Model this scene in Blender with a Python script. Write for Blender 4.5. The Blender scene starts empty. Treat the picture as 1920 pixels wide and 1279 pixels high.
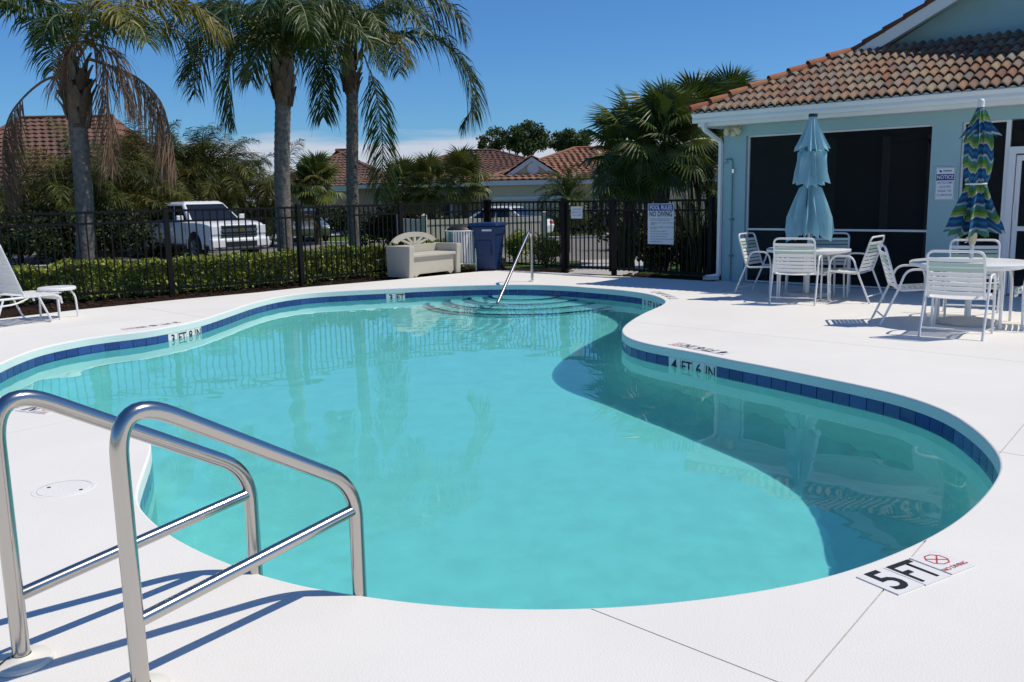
import bpy, bmesh, math, random
import numpy as np
from mathutils import Vector, Matrix, noise as mnoise
R = math.radians
random.seed(7)
sc = bpy.context.scene
COL = sc.collection

# ------------------------------------------------------------------ camera
CAM_H, FPX, PITCH, ROLL = 1.45, 1660.0, math.atan((639.5 - 366) / 1660.0), 0.019
cam = bpy.data.cameras.new('camera'); cam_o = bpy.data.objects.new('camera', cam); COL.objects.link(cam_o)
cam.sensor_width = 36.0; cam.lens = FPX / 1920 * 36; cam.clip_start = 0.05; cam.clip_end = 5000
_f = Vector((0, math.cos(PITCH), -math.sin(PITCH))); _u = Vector((0, math.sin(PITCH), math.cos(PITCH))); _r = Vector((1, 0, 0))
_cr, _sr = math.cos(ROLL), math.sin(ROLL)
_right = _r * _cr - _u * _sr; _up = _r * _sr + _u * _cr
cam_o.matrix_world = Matrix(((_right.x, _up.x, -_f.x, 0), (_right.y, _up.y, -_f.y, 0), (_right.z, _up.z, -_f.z, CAM_H), (0, 0, 0, 1)))
sc.camera = cam_o

# ------------------------------------------------------------------ sky and sun
SUN_EL = 57.0
w = bpy.data.worlds.new('World'); sc.world = w; w.use_nodes = True
nt = w.node_tree; bg = nt.nodes['Background']
sky = nt.nodes.new('ShaderNodeTexSky'); sky.sky_type = 'NISHITA'; sky.sun_disc = False
sky.sun_elevation = R(SUN_EL); sky.sun_rotation = R(90); sky.altitude = 0; sky.air_density = 1.0; sky.dust_density = 0.25; sky.ozone_density = 3.0
SKY_STRENGTH = 0.067
bg.inputs[1].default_value = SKY_STRENGTH
def world_clouds():
    # thin streaky cloud bank low over the horizon, all the way round
    tc = nt.nodes.new('ShaderNodeTexCoord'); sp = nt.nodes.new('ShaderNodeSeparateXYZ'); nt.links.new(tc.outputs['Generated'], sp.inputs[0])
    mp = nt.nodes.new('ShaderNodeMapping'); mp.inputs['Scale'].default_value = (2.2, 2.2, 26.0); nt.links.new(tc.outputs['Generated'], mp.inputs[0])
    ns = nt.nodes.new('ShaderNodeTexNoise'); ns.inputs['Scale'].default_value = 2.3; ns.inputs['Detail'].default_value = 6; ns.inputs['Roughness'].default_value = .55
    nt.links.new(mp.outputs[0], ns.inputs[0])
    band = nt.nodes.new('ShaderNodeMapRange'); band.inputs['From Min'].default_value = .092; band.inputs['From Max'].default_value = .05
    band.inputs['To Min'].default_value = -.5; band.inputs['To Max'].default_value = .30; nt.links.new(sp.outputs[2], band.inputs[0])
    ad = nt.nodes.new('ShaderNodeMath'); ad.operation = 'ADD'; nt.links.new(ns.outputs[0], ad.inputs[0]); nt.links.new(band.outputs[0], ad.inputs[1])
    rp = nt.nodes.new('ShaderNodeMapRange'); rp.inputs['From Min'].default_value = .44; rp.inputs['From Max'].default_value = .76; rp.inputs['To Max'].default_value = .9
    nt.links.new(ad.outputs[0], rp.inputs[0])
    tn = nt.nodes.new('ShaderNodeMix'); tn.data_type = 'RGBA'; tn.blend_type = 'MULTIPLY'; tn.inputs[0].default_value = 1
    nt.links.new(sky.outputs[0], tn.inputs[6]); tn.inputs[7].default_value = (.62, 1.13, 1.70, 1)
    mx = nt.nodes.new('ShaderNodeMix'); mx.data_type = 'RGBA'; nt.links.new(rp.outputs[0], mx.inputs[0])
    nt.links.new(tn.outputs[2], mx.inputs[6]); mx.inputs[7].default_value = (9.4, 9.9, 11.3, 1)
    nt.links.new(mx.outputs[2], bg.inputs[0])
world_clouds()
sun = bpy.data.lights.new('sun', 'SUN'); sun.energy = 4.05; sun.angle = R(0.5); sun.color = (1.0, .925, .79)
sun_o = bpy.data.objects.new('sun', sun); COL.objects.link(sun_o); sun_o.rotation_euler = (0, R(90 - SUN_EL), 0); sun_o.location = (30, 0, 40)
sun.cycles.is_caustics_light = True
sc.view_settings.view_transform = 'Standard'; sc.view_settings.look = 'None'; sc.view_settings.gamma = 1; sc.view_settings.exposure = -0.05
sc.view_settings.use_curve_mapping = False
sc.cycles.use_denoising = True
sc.cycles.max_bounces = 10; sc.cycles.transparent_max_bounces = 16

# ------------------------------------------------------------------ layout helpers (photo pixel -> point in the place)
def ray(x, y):
    a, b = x - 960, y - 639.5
    a, b = _cr * a - _sr * b, _sr * a + _cr * b
    d = Vector((a / FPX, 1, -b / FPX)); cp, sp_ = math.cos(PITCH), math.sin(PITCH)
    return Vector((d.x, d.y * cp + d.z * sp_, -d.y * sp_ + d.z * cp))
def G(x, y, z=0.0):
    d = ray(x, y); t = (z - CAM_H) / d.z
    return Vector((d.x * t, d.y * t, z))
def AT(x, y, Y):
    d = ray(x, y); t = Y / d.y
    return Vector((d.x * t, Y, CAM_H + d.z * t))

# ------------------------------------------------------------------ mesh helpers
class MB:
    def __init__(s): s.v = []; s.f = []
    def add(s, vs, fs):
        b = len(s.v); s.v += [tuple(p) for p in vs]; s.f += [tuple(b + i for i in f) for f in fs]
    def quad(s, a, b, c, d): s.add([a, b, c, d], [(0, 1, 2, 3)])
    def box(s, c, sz, rz=0.0, M=None):
        hx, hy, hz = sz[0] / 2, sz[1] / 2, sz[2] / 2
        vs = [Vector((x, y, z)) for x in (-hx, hx) for y in (-hy, hy) for z in (-hz, hz)]
        m = M if M is not None else Matrix.Rotation(rz, 3, 'Z')
        vs = [m @ p + Vector(c) for p in vs]
        s.add(vs, [(0, 1, 3, 2), (4, 6, 7, 5), (0, 4, 5, 1), (2, 3, 7, 6), (0, 2, 6, 4), (1, 5, 7, 3)])
        return s
    def tube(s, pts, r, n=8, caps=True, closed=False):
        pts = [Vector(p) for p in pts]; N = len(pts)
        rr = r if isinstance(r, (list, tuple)) else [r] * N
        T = []
        for i in range(N):
            a = pts[i - 1] if (i > 0 or closed) else pts[i]; b = pts[(i + 1) % N] if (i < N - 1 or closed) else pts[i]
            t = (b - a); t = t.normalized() if t.length > 1e-9 else Vector((0, 0, 1)); T.append(t)
        ref = Vector((0, 0, 1)) if abs(T[0].z) < .9 else Vector((1, 0, 0))
        nrm = (ref - T[0] * ref.dot(T[0])).normalized(); vs = []
        for i in range(N):
            nrm = (nrm - T[i] * nrm.dot(T[i]))
            nrm = nrm.normalized() if nrm.length > 1e-6 else T[i].orthogonal().normalized()
            bi = T[i].cross(nrm)
            for k in range(n):
                a = 2 * math.pi * k / n
                vs.append(pts[i] + (nrm * math.cos(a) + bi * math.sin(a)) * rr[i])
        fs = []
        for i in range(N if closed else N - 1):
            j = (i + 1) % N
            for k in range(n):
                l = (k + 1) % n
                fs.append((i * n + k, i * n + l, j * n + l, j * n + k))
        if caps and not closed:
            fs.append(tuple(range(n - 1, -1, -1))); fs.append(tuple((N - 1) * n + k for k in range(n)))
        s.add(vs, fs); return s
    def lathe(s, prof, n=24, c=(0, 0, 0), a0=0.0, a1=2 * math.pi, f=None):
        full = abs(a1 - a0 - 2 * math.pi) < 1e-6; m = n if full else n + 1; vs = []
        for r, z in prof:
            for k in range(m):
                a = a0 + (a1 - a0) * k / n; q = f(a, z) if f else 1.0
                vs.append((c[0] + r * q * math.cos(a), c[1] + r * q * math.sin(a), c[2] + z))
        fs = []
        for i in range(len(prof) - 1):
            for k in range(n):
                l = (k + 1) % m
                fs.append((i * m + k, i * m + l, (i + 1) * m + l, (i + 1) * m + k))
        s.add(vs, fs); return s
    def prism(s, poly, a, b, fn):
        # poly: 2D outline; fn(p, q, h) -> 3D
        n = len(poly)
        vs = [fn(p[0], p[1], a) for p in poly] + [fn(p[0], p[1], b) for p in poly]
        fs = [tuple(range(n - 1, -1, -1)), tuple(range(n, 2 * n))] + [(i, (i + 1) % n, n + (i + 1) % n, n + i) for i in range(n)]
        s.add(vs, fs); return s
    def mesh(s, name, mat, smooth=0):
        me = bpy.data.meshes.new(name); me.from_pydata(s.v, [], s.f); me.update()
        if mat: me.materials.append(M[mat] if isinstance(mat, str) else mat)
        if smooth:
            me.polygons.foreach_set('use_smooth', [True] * len(me.polygons)); me.set_sharp_from_angle(angle=R(smooth))
        return me
    def build(s, name, mat, parent=None, smooth=0, world=True, bevel=0, loc=None):
        return link(name, s.mesh(name, mat, smooth), parent, world, bevel, loc)
def link(name, me, parent=None, world=True, bevel=0, loc=None):
    o = bpy.data.objects.new(name, me); COL.objects.link(o)
    if parent is not None:
        o.parent = parent
        if world: o.matrix_parent_inverse = parent_mat(parent).inverted()
    if loc is not None: o.location = loc
    if bevel:
        b = o.modifiers.new('bevel', 'BEVEL'); b.width = bevel; b.segments = 2; b.limit_method = 'ANGLE'; b.angle_limit = R(35)
    return o
def parent_mat(o):
    m = o.matrix_basis.copy()
    if o.parent: m = parent_mat(o.parent) @ o.matrix_parent_inverse @ m
    return m
def thing(name, label, cat, loc=(0, 0, 0), rz=0.0, group=None):
    o = bpy.data.objects.new(name, None); COL.objects.link(o); o.location = loc; o.rotation_euler = (0, 0, rz); o.empty_display_size = .1
    return tag(o, label, cat, group)
def tag(o, label, cat, group=None, kind=None):
    if label: o['label'] = label
    if cat: o['category'] = cat
    if group: o['group'] = group
    if kind: o['kind'] = kind
    return o
def structure(o): o['kind'] = 'structure'; return o
def copy_tree(o, parent=None):
    c = o.copy(); COL.objects.link(c); c.parent = parent
    for ch in list(o.children): copy_tree(ch, c)
    return c
def fillet(pts, rad, seg=6):
    pts = [Vector(p) for p in pts]; out = [pts[0]]
    for i in range(1, len(pts) - 1):
        a, b, c = pts[i - 1], pts[i], pts[i + 1]
        r = rad[i] if isinstance(rad, (list, tuple)) else rad
        d1 = (a - b); d2 = (c - b); l = min(r, d1.length * .49, d2.length * .49)
        p1 = b + d1.normalized() * l; p2 = b + d2.normalized() * l
        for k in range(seg + 1):
            t = k / seg; out.append(p1 * (1 - t) ** 2 + b * 2 * t * (1 - t) + p2 * t * t)
    out.append(pts[-1]); return out
def catmull(pts, n, closed=False):
    P = [Vector(p) for p in pts]; N = len(P); out = []
    for i in range(N if closed else N - 1):
        p0 = P[i - 1] if (closed or i > 0) else P[0]; p1 = P[i]; p2 = P[(i + 1) % N]
        p3 = P[(i + 2) % N] if (closed or i + 2 < N) else P[-1]
        for k in range(n):
            t = k / n
            out.append(.5 * ((2 * p1) + (p2 - p0) * t + (2 * p0 - 5 * p1 + 4 * p2 - p3) * t * t + (3 * p1 - p0 - 3 * p2 + p3) * t ** 3))
    if not closed: out.append(P[-1])
    return out

# ------------------------------------------------------------------ materials
M = {}
def mat(name, col, rough=.6, metal=0.0, spec=.5, var=0.0, vscale=3.0, bump=0.0, bscale=40.0, objvar=None, coat=0.0, col2=None, detail=4.0, bdist=.01, trans=0.0, coord='Object'):
    m = bpy.data.materials.new(name); m.use_nodes = True; t = m.node_tree; N = t.nodes; L = t.links; p = N['Principled BSDF']
    p.inputs['Base Color'].default_value = (*col, 1); p.inputs['Roughness'].default_value = rough; p.inputs['Metallic'].default_value = metal
    p.inputs['Specular IOR Level'].default_value = spec; p.inputs['Coat Weight'].default_value = coat
    tc = N.new('ShaderNodeTexCoord'); cur = None
    if objvar:
        oi = N.new('ShaderNodeObjectInfo'); cr = N.new('ShaderNodeValToRGB'); cr.color_ramp.interpolation = 'LINEAR'
        while len(cr.color_ramp.elements) < len(objvar): cr.color_ramp.elements.new(.5)
        for i, c in enumerate(objvar):
            cr.color_ramp.elements[i].position = i / (len(objvar) - 1); cr.color_ramp.elements[i].color = (*c, 1)
        L.new(oi.outputs['Random'], cr.inputs[0]); cur = cr.outputs[0]
    if var or col2:
        ns = N.new('ShaderNodeTexNoise'); ns.inputs['Scale'].default_value = vscale; ns.inputs['Detail'].default_value = detail; ns.inputs['Roughness'].default_value = .6
        L.new(tc.outputs[coord], ns.inputs['Vector'])
        mx = N.new('ShaderNodeMix'); mx.data_type = 'RGBA'
        if col2:
            mr = N.new('ShaderNodeMapRange'); mr.inputs['From Min'].default_value = .38; mr.inputs['From Max'].default_value = .62; L.new(ns.outputs[0], mr.inputs[0])
            L.new(mr.outputs[0], mx.inputs[0]); mx.inputs[7].default_value = (*col2, 1)
            if cur: L.new(cur, mx.inputs[6])
            else: mx.inputs[6].default_value = (*col, 1)
        else:
            mr = N.new('ShaderNodeMapRange'); mr.inputs['From Min'].default_value = .25; mr.inputs['From Max'].default_value = .75
            mr.inputs['To Min'].default_value = 1 - var; mr.inputs['To Max'].default_value = 1 + var; L.new(ns.outputs[0], mr.inputs[0])
            mx.blend_type = 'MULTIPLY'; mx.inputs[0].default_value = 1
            if cur: L.new(cur, mx.inputs[6])
            else: mx.inputs[6].default_value = (*col, 1)
            cb = N.new('ShaderNodeCombineColor'); [L.new(mr.outputs[0], cb.inputs[k]) for k in range(3)]; L.new(cb.outputs[0], mx.inputs[7])
        cur = mx.outputs[2]
    if cur: L.new(cur, p.inputs['Base Color'])
    if bump:
        nb = N.new('ShaderNodeTexNoise'); nb.inputs['Scale'].default_value = bscale; nb.inputs['Detail'].default_value = 3; L.new(tc.outputs[coord], nb.inputs['Vector'])
        bp = N.new('ShaderNodeBump'); bp.inputs['Strength'].default_value = bump; bp.inputs['Distance'].default_value = bdist
        L.new(nb.outputs[0], bp.inputs['Height']); L.new(bp.outputs[0], p.inputs['Normal'])
    if trans:
        out = N['Material Output']; tr = N.new('ShaderNodeBsdfTranslucent'); ms = N.new('ShaderNodeMixShader'); ms.inputs[0].default_value = trans
        if cur: L.new(cur, tr.inputs[0])
        else: tr.inputs[0].default_value = (*col, 1)
        L.new(p.outputs[0], ms.inputs[1]); L.new(tr.outputs[0], ms.inputs[2]); L.new(ms.outputs[0], out.inputs['Surface'])
    M[name] = m; return m

mat('deck', (.76, .735, .69), .85, spec=.2, var=.055, vscale=.7, bump=.28, bscale=130, bdist=.006, detail=8)
mat('groove', (.17, .16, .15), .95)
mat('coping', (.76, .745, .72), .8, spec=.2, var=.04, vscale=3, bump=.3, bscale=120)
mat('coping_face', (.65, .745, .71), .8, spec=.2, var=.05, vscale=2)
mat('plaster', (.60, .80, .78), .8, spec=.2, var=.07, vscale=5, detail=10)
mat('pool_tile', (.01, .03, .2), .12, spec=.5, objvar=[(.016, .04, .17), (.035, .075, .25), (.022, .05, .20), (.04, .085, .28)], var=.15, vscale=30)
mat('grout', (.55, .57, .57), .9)
mat('white_tile', (.74, .73, .715), .6, spec=.3, var=.03)
mat('ink', (.012, .012, .012), .5)
mat('red_ink', (.55, .06, .05), .5)
mat('step_trim', (.01, .03, .16), .3)
mat('steel', (.52, .495, .46), .19, metal=1.0, bump=.03, bscale=9, bdist=.02)
mat('cream_plastic', (.72, .70, .62), .5)
mat('alu_white', (.78, .78, .77), .35)
mat('strap_white', (.80, .79, .76), .5, objvar=[(.78, .77, .74), (.84, .83, .80)])
mat('strap_mint', (.42, .55, .46), .5)
mat('table_top', (.80, .80, .79), .3, var=.03)
mat('base_plate', (.55, .55, .53), .6, var=.12, vscale=12, bump=.2)
mat('canopy_blue', (.36, .61, .69), .75, spec=.2, var=.06, vscale=5, trans=.25)
mat('dark_metal', (.02, .02, .022), .4)
mat('fence_metal', (.006, .006, .006), .6, spec=.2)
mat('mulch', (.035, .021, .015), .95, spec=.1, var=.6, vscale=38, bump=1.0, bscale=70, bdist=.03)
mat('mulch_chip', (.05, .03, .02), .95, spec=.1)
mat('grass', (.085, .15, .03), .9, spec=.15, var=.35, vscale=1.5, bump=.8, bscale=80, bdist=.04)
mat('asphalt', (.19, .18, .17), .95, spec=.15, var=.15, vscale=1.2, bump=.4, bscale=150)
mat('concrete', (.42, .40, .37), .9, spec=.15, var=.12, vscale=2)
mat('kerb', (.48, .46, .43), .9, spec=.15, var=.12)
mat('wall_aqua', (.33, .50, .52), .85, spec=.2, var=.04, vscale=2, bump=.15, bscale=90)
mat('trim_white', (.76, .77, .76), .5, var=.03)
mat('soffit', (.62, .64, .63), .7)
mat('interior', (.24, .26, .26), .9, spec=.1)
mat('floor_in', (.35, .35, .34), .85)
mat('tile_roof', (.3, .2, .14), .75, spec=.25, objvar=[(.19, .075, .045), (.245, .175, .11), (.14, .062, .048), (.19, .165, .135), (.235, .13, .075), (.12, .10, .09), (.24, .185, .125), (.18, .09, .058), (.20, .175, .15)], var=.35, vscale=9, bump=.2, bscale=60)
mat('ridge_tile', (.36, .13, .06), .75, spec=.25, objvar=[(.42, .14, .055), (.30, .10, .05), (.38, .17, .08)], var=.3, vscale=9)
mat('shaded_rake_clay', (.14, .06, .04), .8, spec=.2, var=.3, vscale=9)  # roof clay darkened: shade on the rake tile ends put into the colour
mat('far_roof', (.20, .105, .08), .85, spec=.15, col2=(.13, .085, .07), vscale=.9, detail=8)
mat('far_roof_light', (.30, .145, .09), .85, spec=.15, col2=(.20, .115, .08), vscale=1.6, detail=8)
mat('cream_wall', (.55, .46, .30), .9, spec=.1, var=.05)
mat('tan_wall', (.36, .29, .21), .9, spec=.1, var=.08)
mat('far_white', (.66, .65, .62), .8)
mat('garage', (.62, .55, .42), .8)
mat('far_glass', (.03, .035, .04), .1)
mat('vinyl', (.55, .52, .44), .55, var=.03)
mat('bench', (.50, .47, .39), .6, var=.04, vscale=6, bump=.08, bscale=120)
mat('can_lid', (.02, .019, .018), .5)
mat('can_slat', (.74, .74, .72), .45)
mat('can_teal', (.10, .34, .32), .5)
mat('cart_blue', (.006, .030, .105), .45, spec=.4, var=.08, vscale=6)
mat('sign_white', (.62, .65, .70), .4)
mat('sign_blue', (.02, .03, .22), .4)
mat('paper', (.75, .78, .80), .5)
mat('sign_pale', (.50, .58, .42), .5)
mat('sign_green', (.02, .14, .07), .5)
mat('trunk_grey', (.22, .20, .18), .95, spec=.1, col2=(.13, .118, .108), vscale=16, detail=8, bump=.6, bscale=18, bdist=.02)
mat('boot', (.13, .095, .07), .95, spec=.1, objvar=[(.20, .16, .12), (.085, .06, .045), (.15, .10, .07), (.24, .21, .17)], var=.3, vscale=12)
mat('dark_trunk', (.06, .05, .04), .95, spec=.1, var=.3, vscale=8, bump=.5, bscale=20)
mat('rachis', (.14, .15, .06), .6, var=.2)
mat('dead_rachis', (.20, .12, .075), .8, var=.25)
mat('frond', (.05, .085, .02), .42, spec=.3, objvar=[(.030, .058, .010), (.048, .078, .012), (.065, .092, .014), (.038, .066, .012)], trans=.18)
mat('frond_gold', (.17, .155, .025), .42, spec=.3, trans=.25)
mat('dead_frond', (.22, .14, .09), .8, spec=.15, var=.35, vscale=5, trans=.15)
mat('areca', (.07, .10, .02), .48, spec=.25, objvar=[(.035, .055, .010), (.07, .082, .013), (.10, .105, .016), (.028, .05, .010), (.06, .082, .013), (.15, .105, .022), (.035, .06, .010)], trans=.2)
mat('fan', (.05, .085, .025), .42, spec=.35, objvar=[(.05, .085, .016), (.075, .115, .02), (.105, .145, .026), (.042, .07, .014)], trans=.2)
mat('fan_light', (.10, .14, .035), .42, spec=.35, objvar=[(.075, .11, .02), (.12, .145, .025), (.16, .155, .03), (.055, .09, .018)], trans=.2)
mat('hedge_leaf', (.34, .38, .055), .42, spec=.4, col2=(.13, .18, .03), vscale=9, detail=2, trans=.2)
mat('shrub_leaf', (.035, .055, .012), .5, spec=.25, col2=(.014, .026, .008), vscale=4, detail=2, trans=.2)
mat('strap_leaf', (.028, .045, .018), .35, spec=.5, col2=(.06, .075, .02), vscale=2.5, detail=2, trans=.12)
mat('tree_leaf', (.085, .12, .035), .5, spec=.25, col2=(.04, .065, .02), vscale=.8, detail=3, trans=.15)
mat('twig', (.07, .055, .04), .9, spec=.1)
mat('truck_white', (.78, .79, .80), .22, coat=.6)
mat('car_glass', (.012, .014, .017), .06, spec=.6)
mat('chrome', (.75, .76, .78), .08, metal=1)
mat('black_plastic', (.015, .015, .016), .5)
mat('tyre', (.012, .012, .012), .8)
mat('rim', (.32, .33, .34), .3, metal=.8)
mat('headlamp', (.75, .77, .8), .1)
mat('gold', (.55, .36, .08), .3, metal=1)
mat('beige_lamp', (.62, .56, .36), .5)
mat('lens', (.7, .7, .65), .15)
mat('pipe', (.12, .22, .23), .5)
mat('wood_pole', (.62, .55, .36), .5)
mat('umb_white', (.75, .75, .72), .4)

def make_screen():
    m = bpy.data.materials.new('insect_screen'); m.use_nodes = True; t = m.node_tree; t.nodes.clear()
    o = t.nodes.new('ShaderNodeOutputMaterial'); a = t.nodes.new('ShaderNodeBsdfTransparent'); d = t.nodes.new('ShaderNodeBsdfDiffuse'); x = t.nodes.new('ShaderNodeMixShader')
    d.inputs[0].default_value = (.02, .02, .022, 1); x.inputs[0].default_value = .55
    t.links.new(a.outputs[0], x.inputs[1]); t.links.new(d.outputs[0], x.inputs[2]); t.links.new(x.outputs[0], o.inputs[0]); M['screen'] = m
make_screen()
def make_water():
    m = bpy.data.materials.new('pool_water'); m.use_nodes = True; t = m.node_tree; t.nodes.clear()
    o = t.nodes.new('ShaderNodeOutputMaterial'); rf = t.nodes.new('ShaderNodeBsdfRefraction'); gl = t.nodes.new('ShaderNodeBsdfGlossy'); fr = t.nodes.new('ShaderNodeFresnel'); x = t.nodes.new('ShaderNodeMixShader')
    rf.inputs['Color'].default_value = (.57, .965, .965, 1); rf.inputs['IOR'].default_value = 1.333; rf.inputs['Roughness'].default_value = 0
    gl.inputs['Roughness'].default_value = 0; gl.inputs['Color'].default_value = (1, 1, 1, 1); fr.inputs['IOR'].default_value = 1.333
    t.links.new(fr.outputs[0], x.inputs[0]); t.links.new(rf.outputs[0], x.inputs[1]); t.links.new(gl.outputs[0], x.inputs[2]); t.links.new(x.outputs[0], o.inputs[0]); M['water'] = m
make_water()
def make_stripes():
    m = bpy.data.materials.new('canopy_stripes'); m.use_nodes = True; t = m.node_tree; N = t.nodes; L = t.links; p = N['Principled BSDF']; p.inputs['Roughness'].default_value = .75; p.inputs['Specular IOR Level'].default_value = .2
    at = N.new('ShaderNodeUVMap'); at.uv_map = 'weave'; sp = N.new('ShaderNodeSeparateXYZ'); L.new(at.outputs[0], sp.inputs[0])
    mu = N.new('ShaderNodeMath'); mu.operation = 'MULTIPLY'; mu.inputs[1].default_value = 1 / .25; L.new(sp.outputs[1], mu.inputs[0])
    fr = N.new('ShaderNodeMath'); fr.operation = 'FRACT'; L.new(mu.outputs[0], fr.inputs[0])
    cr = N.new('ShaderNodeValToRGB'); cr.color_ramp.interpolation = 'CONSTANT'
    st = [(0, (.015, .07, .20)), (.16, (.02, .15, .24)), (.28, (.015, .06, .18)), (.42, (.34, .40, .36)), (.49, (.20, .29, .05)), (.62, (.07, .17, .05)), (.78, (.03, .18, .20)), (.90, (.30, .36, .32))]
    while len(cr.color_ramp.elements) < len(st): cr.color_ramp.elements.new(.5)
    for e, (q, c) in zip(cr.color_ramp.elements, st): e.position = q; e.color = (*c, 1)
    L.new(fr.outputs[0], cr.inputs[0]); L.new(cr.outputs[0], p.inputs['Base Color']); M['canopy_stripes'] = m
make_stripes()

def text_obj(s, size, mtx, mt, parent, name='lettering', bold=.0, sx=1.0, center=True, spacing=1.0):
    cu = bpy.data.curves.new('text', 'FONT'); cu.body = s; cu.size = size; cu.offset = bold * size; cu.resolution_u = 3; cu.space_character = spacing
    cu.align_x = 'CENTER' if center else 'LEFT'; cu.align_y = 'CENTER'
    to = bpy.data.objects.new('text', cu); COL.objects.link(to)
    bpy.context.view_layer.update()
    me = bpy.data.meshes.new_from_object(to.evaluated_get(bpy.context.evaluated_depsgraph_get()))
    bpy.data.objects.remove(to); bpy.data.curves.remove(cu)
    me.transform(mtx @ Matrix.Diagonal((sx, 1, 1, 1))); me.materials.clear(); me.materials.append(M[mt]); me.name = name
    return link(name, me, parent)
def frame_mat(o, x, y):
    x = Vector(x).normalized(); y = Vector(y); y = (y - x * y.dot(x)).normalized(); z = x.cross(y)
    return Matrix(((x.x, y.x, z.x, o[0]), (x.y, y.y, z.y, o[1]), (x.z, y.z, z.z, o[2]), (0, 0, 0, 1)))

# ================================================================== GROUND, DECK, POOL
GU = Vector((math.sin(R(51.2)), -math.cos(R(51.2)), 0)); GV = Vector((math.sin(R(44)), math.cos(R(44)), 0))      # across the two families of deck joints
FENCE_L = [(-10.9, 10.45), (-9.2, 11.55), (-7.3, 12.75), (-5.37, 13.98), (-3.6, 15.22), (-2.08, 17.0), (-.48, 18.3)]
GATE = [(1.03, 16.86), (1.87, 16.0)]; FENCE_R = [(1.87, 16.0), (3.30, 14.62)]
def fence_y(x):
    P = FENCE_L + [(1.03, 16.86), (1.87, 16.0), (3.3, 14.62)]
    if x <= P[0][0]: return P[0][1] + (x - P[0][0]) * .65
    for a, b in zip(P, P[1:]):
        if a[0] <= x <= b[0]: return a[1] + (b[1] - a[1]) * (x - a[0]) / (b[0] - a[0])
    return P[-1][1] - (x - P[-1][0]) * .8
def sstep(a, b, t):
    t = min(1, max(0, (t - a) / (b - a))); return t * t * (3 - 2 * t)
def terrain(x, y):
    d = (y - fence_y(x)) * .75
    return -.06 - .39 * sstep(.9, 6.0, d)
DECK = [(-16, 2.2), (-6.62, 11.30), (-5.99, 12.15), (-4.94, 13.25), (-4.05, 14.0), (-3.42, 14.72), (-2.07, 15.78), (-.99, 16.85), (-.29, 17.42), (.43, 16.95), (1.05, 16.42), (1.81, 15.72), (2.42, 15.2), (3.30, 14.42),
        (6.2, 17.4), (17, 8.0), (17, -7), (-16, -7)]
def inside(poly, x, y):
    c = False; n = len(poly); j = n - 1
    for i in range(n):
        xi, yi = poly[i][0], poly[i][1]; xj, yj = poly[j][0], poly[j][1]
        if (yi > y) != (yj > y) and x < (xj - xi) * (y - yi) / (yj - yi) + xi: c = not c
        j = i
    return c
def axis(vals):
    out = []
    for a, b, n in vals: out += [a + (b - a) * k / n for k in range(n)]
    return out + [vals[-1][1]]
def build_ground():
    xs = axis([(-900, -120, 4), (-120, -40, 12), (-40, 30, 140), (30, 120, 12), (120, 900, 4)])
    ys = axis([(-900, -60, 4), (-60, -8, 8), (-8, 50, 116), (50, 110, 20), (110, 1500, 6)])
    vs = [(x, y, terrain(x, y)) for y in ys for x in xs]; nx = len(xs); fs = []
    for j in range(len(ys) - 1):
        for i in range(nx - 1):
            cx, cy = (xs[i] + xs[i + 1]) / 2, (ys[j] + ys[j + 1]) / 2
            if inside(DECK, cx, cy) and all(inside(DECK, xs[a], ys[b]) for a in (i, i + 1) for b in (j, j + 1)): continue
            fs.append((j * nx + i, j * nx + i + 1, (j + 1) * nx + i + 1, (j + 1) * nx + i))
    m = MB(); m.v = vs; m.f = fs; structure(m.build('lawn', 'grass', smooth=60))
build_ground()
def strip(name, left, right, dz, mt, n=12):
    # a ribbon laid on the terrain between two edge lines of equal length
    m = MB(); L = []; 
    for e in (left, right):
        pts = []
        for a, b in zip(e, e[1:]): pts += [Vector((*a, 0)).lerp(Vector((*b, 0)), k / n) for k in range(n)]
        pts.append(Vector((*e[-1], 0))); L.append(pts)
    K = 6
    for A, B in zip(zip(L[0], L[1]), zip(L[0][1:], L[1][1:])):
        for k in range(K):
            q = [A[0].lerp(A[1], k / K), A[0].lerp(A[1], (k + 1) / K), B[0].lerp(B[1], (k + 1) / K), B[0].lerp(B[1], k / K)]
            m.add([(p.x, p.y, terrain(p.x, p.y) + dz) for p in q], [(0, 1, 2, 3)])
    return structure(m.build(name, mt, smooth=50))
strip('road', [(-40, 26.5), (-14, 26.3), (2, 25.2), (30, 22)], [(-40, 36), (-14, 37), (3, 38), (30, 39)], .012, 'asphalt')
strip('entrance_walk', [(1.0, 16.9), (1.6, 19), (2.0, 25.4)], [(2.2, 16.0), (3.1, 19), (4.2, 25.4)], .03, 'concrete')
strip('driveway', [(-14.5, 37), (-13.0, 58)], [(-9.5, 37), (-8.6, 58)], .02, 'concrete')
strip('driveway', [(4.6, 38.0), (4.4, 46)], [(9.0, 38.3), (9.0, 46)], .02, 'concrete')
def kerb(pts):
    m = MB(); P = []
    for a, b in zip(pts, pts[1:]): P += [Vector((*a, 0)).lerp(Vector((*b, 0)), k / 8) for k in range(8)]
    P.append(Vector((*pts[-1], 0)))
    for a, b in zip(P, P[1:]):
        d = (b - a).normalized(); s = Vector((-d.y, d.x, 0)) * .15
        za, zb = terrain(a.x, a.y), terrain(b.x, b.y)
        m.add([(*(a - s).xy, za - .05), (*(a + s).xy, za - .05), (*(a + s).xy, za + .12), (*(a - s).xy, za + .12), (*(b - s).xy, zb - .05), (*(b + s).xy, zb - .05), (*(b + s).xy, zb + .12), (*(b - s).xy, zb + .12)],
              [(3, 2, 6, 7), (0, 3, 7, 4), (2, 1, 5, 6)])
    structure(m.build('kerb', 'kerb'))
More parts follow.
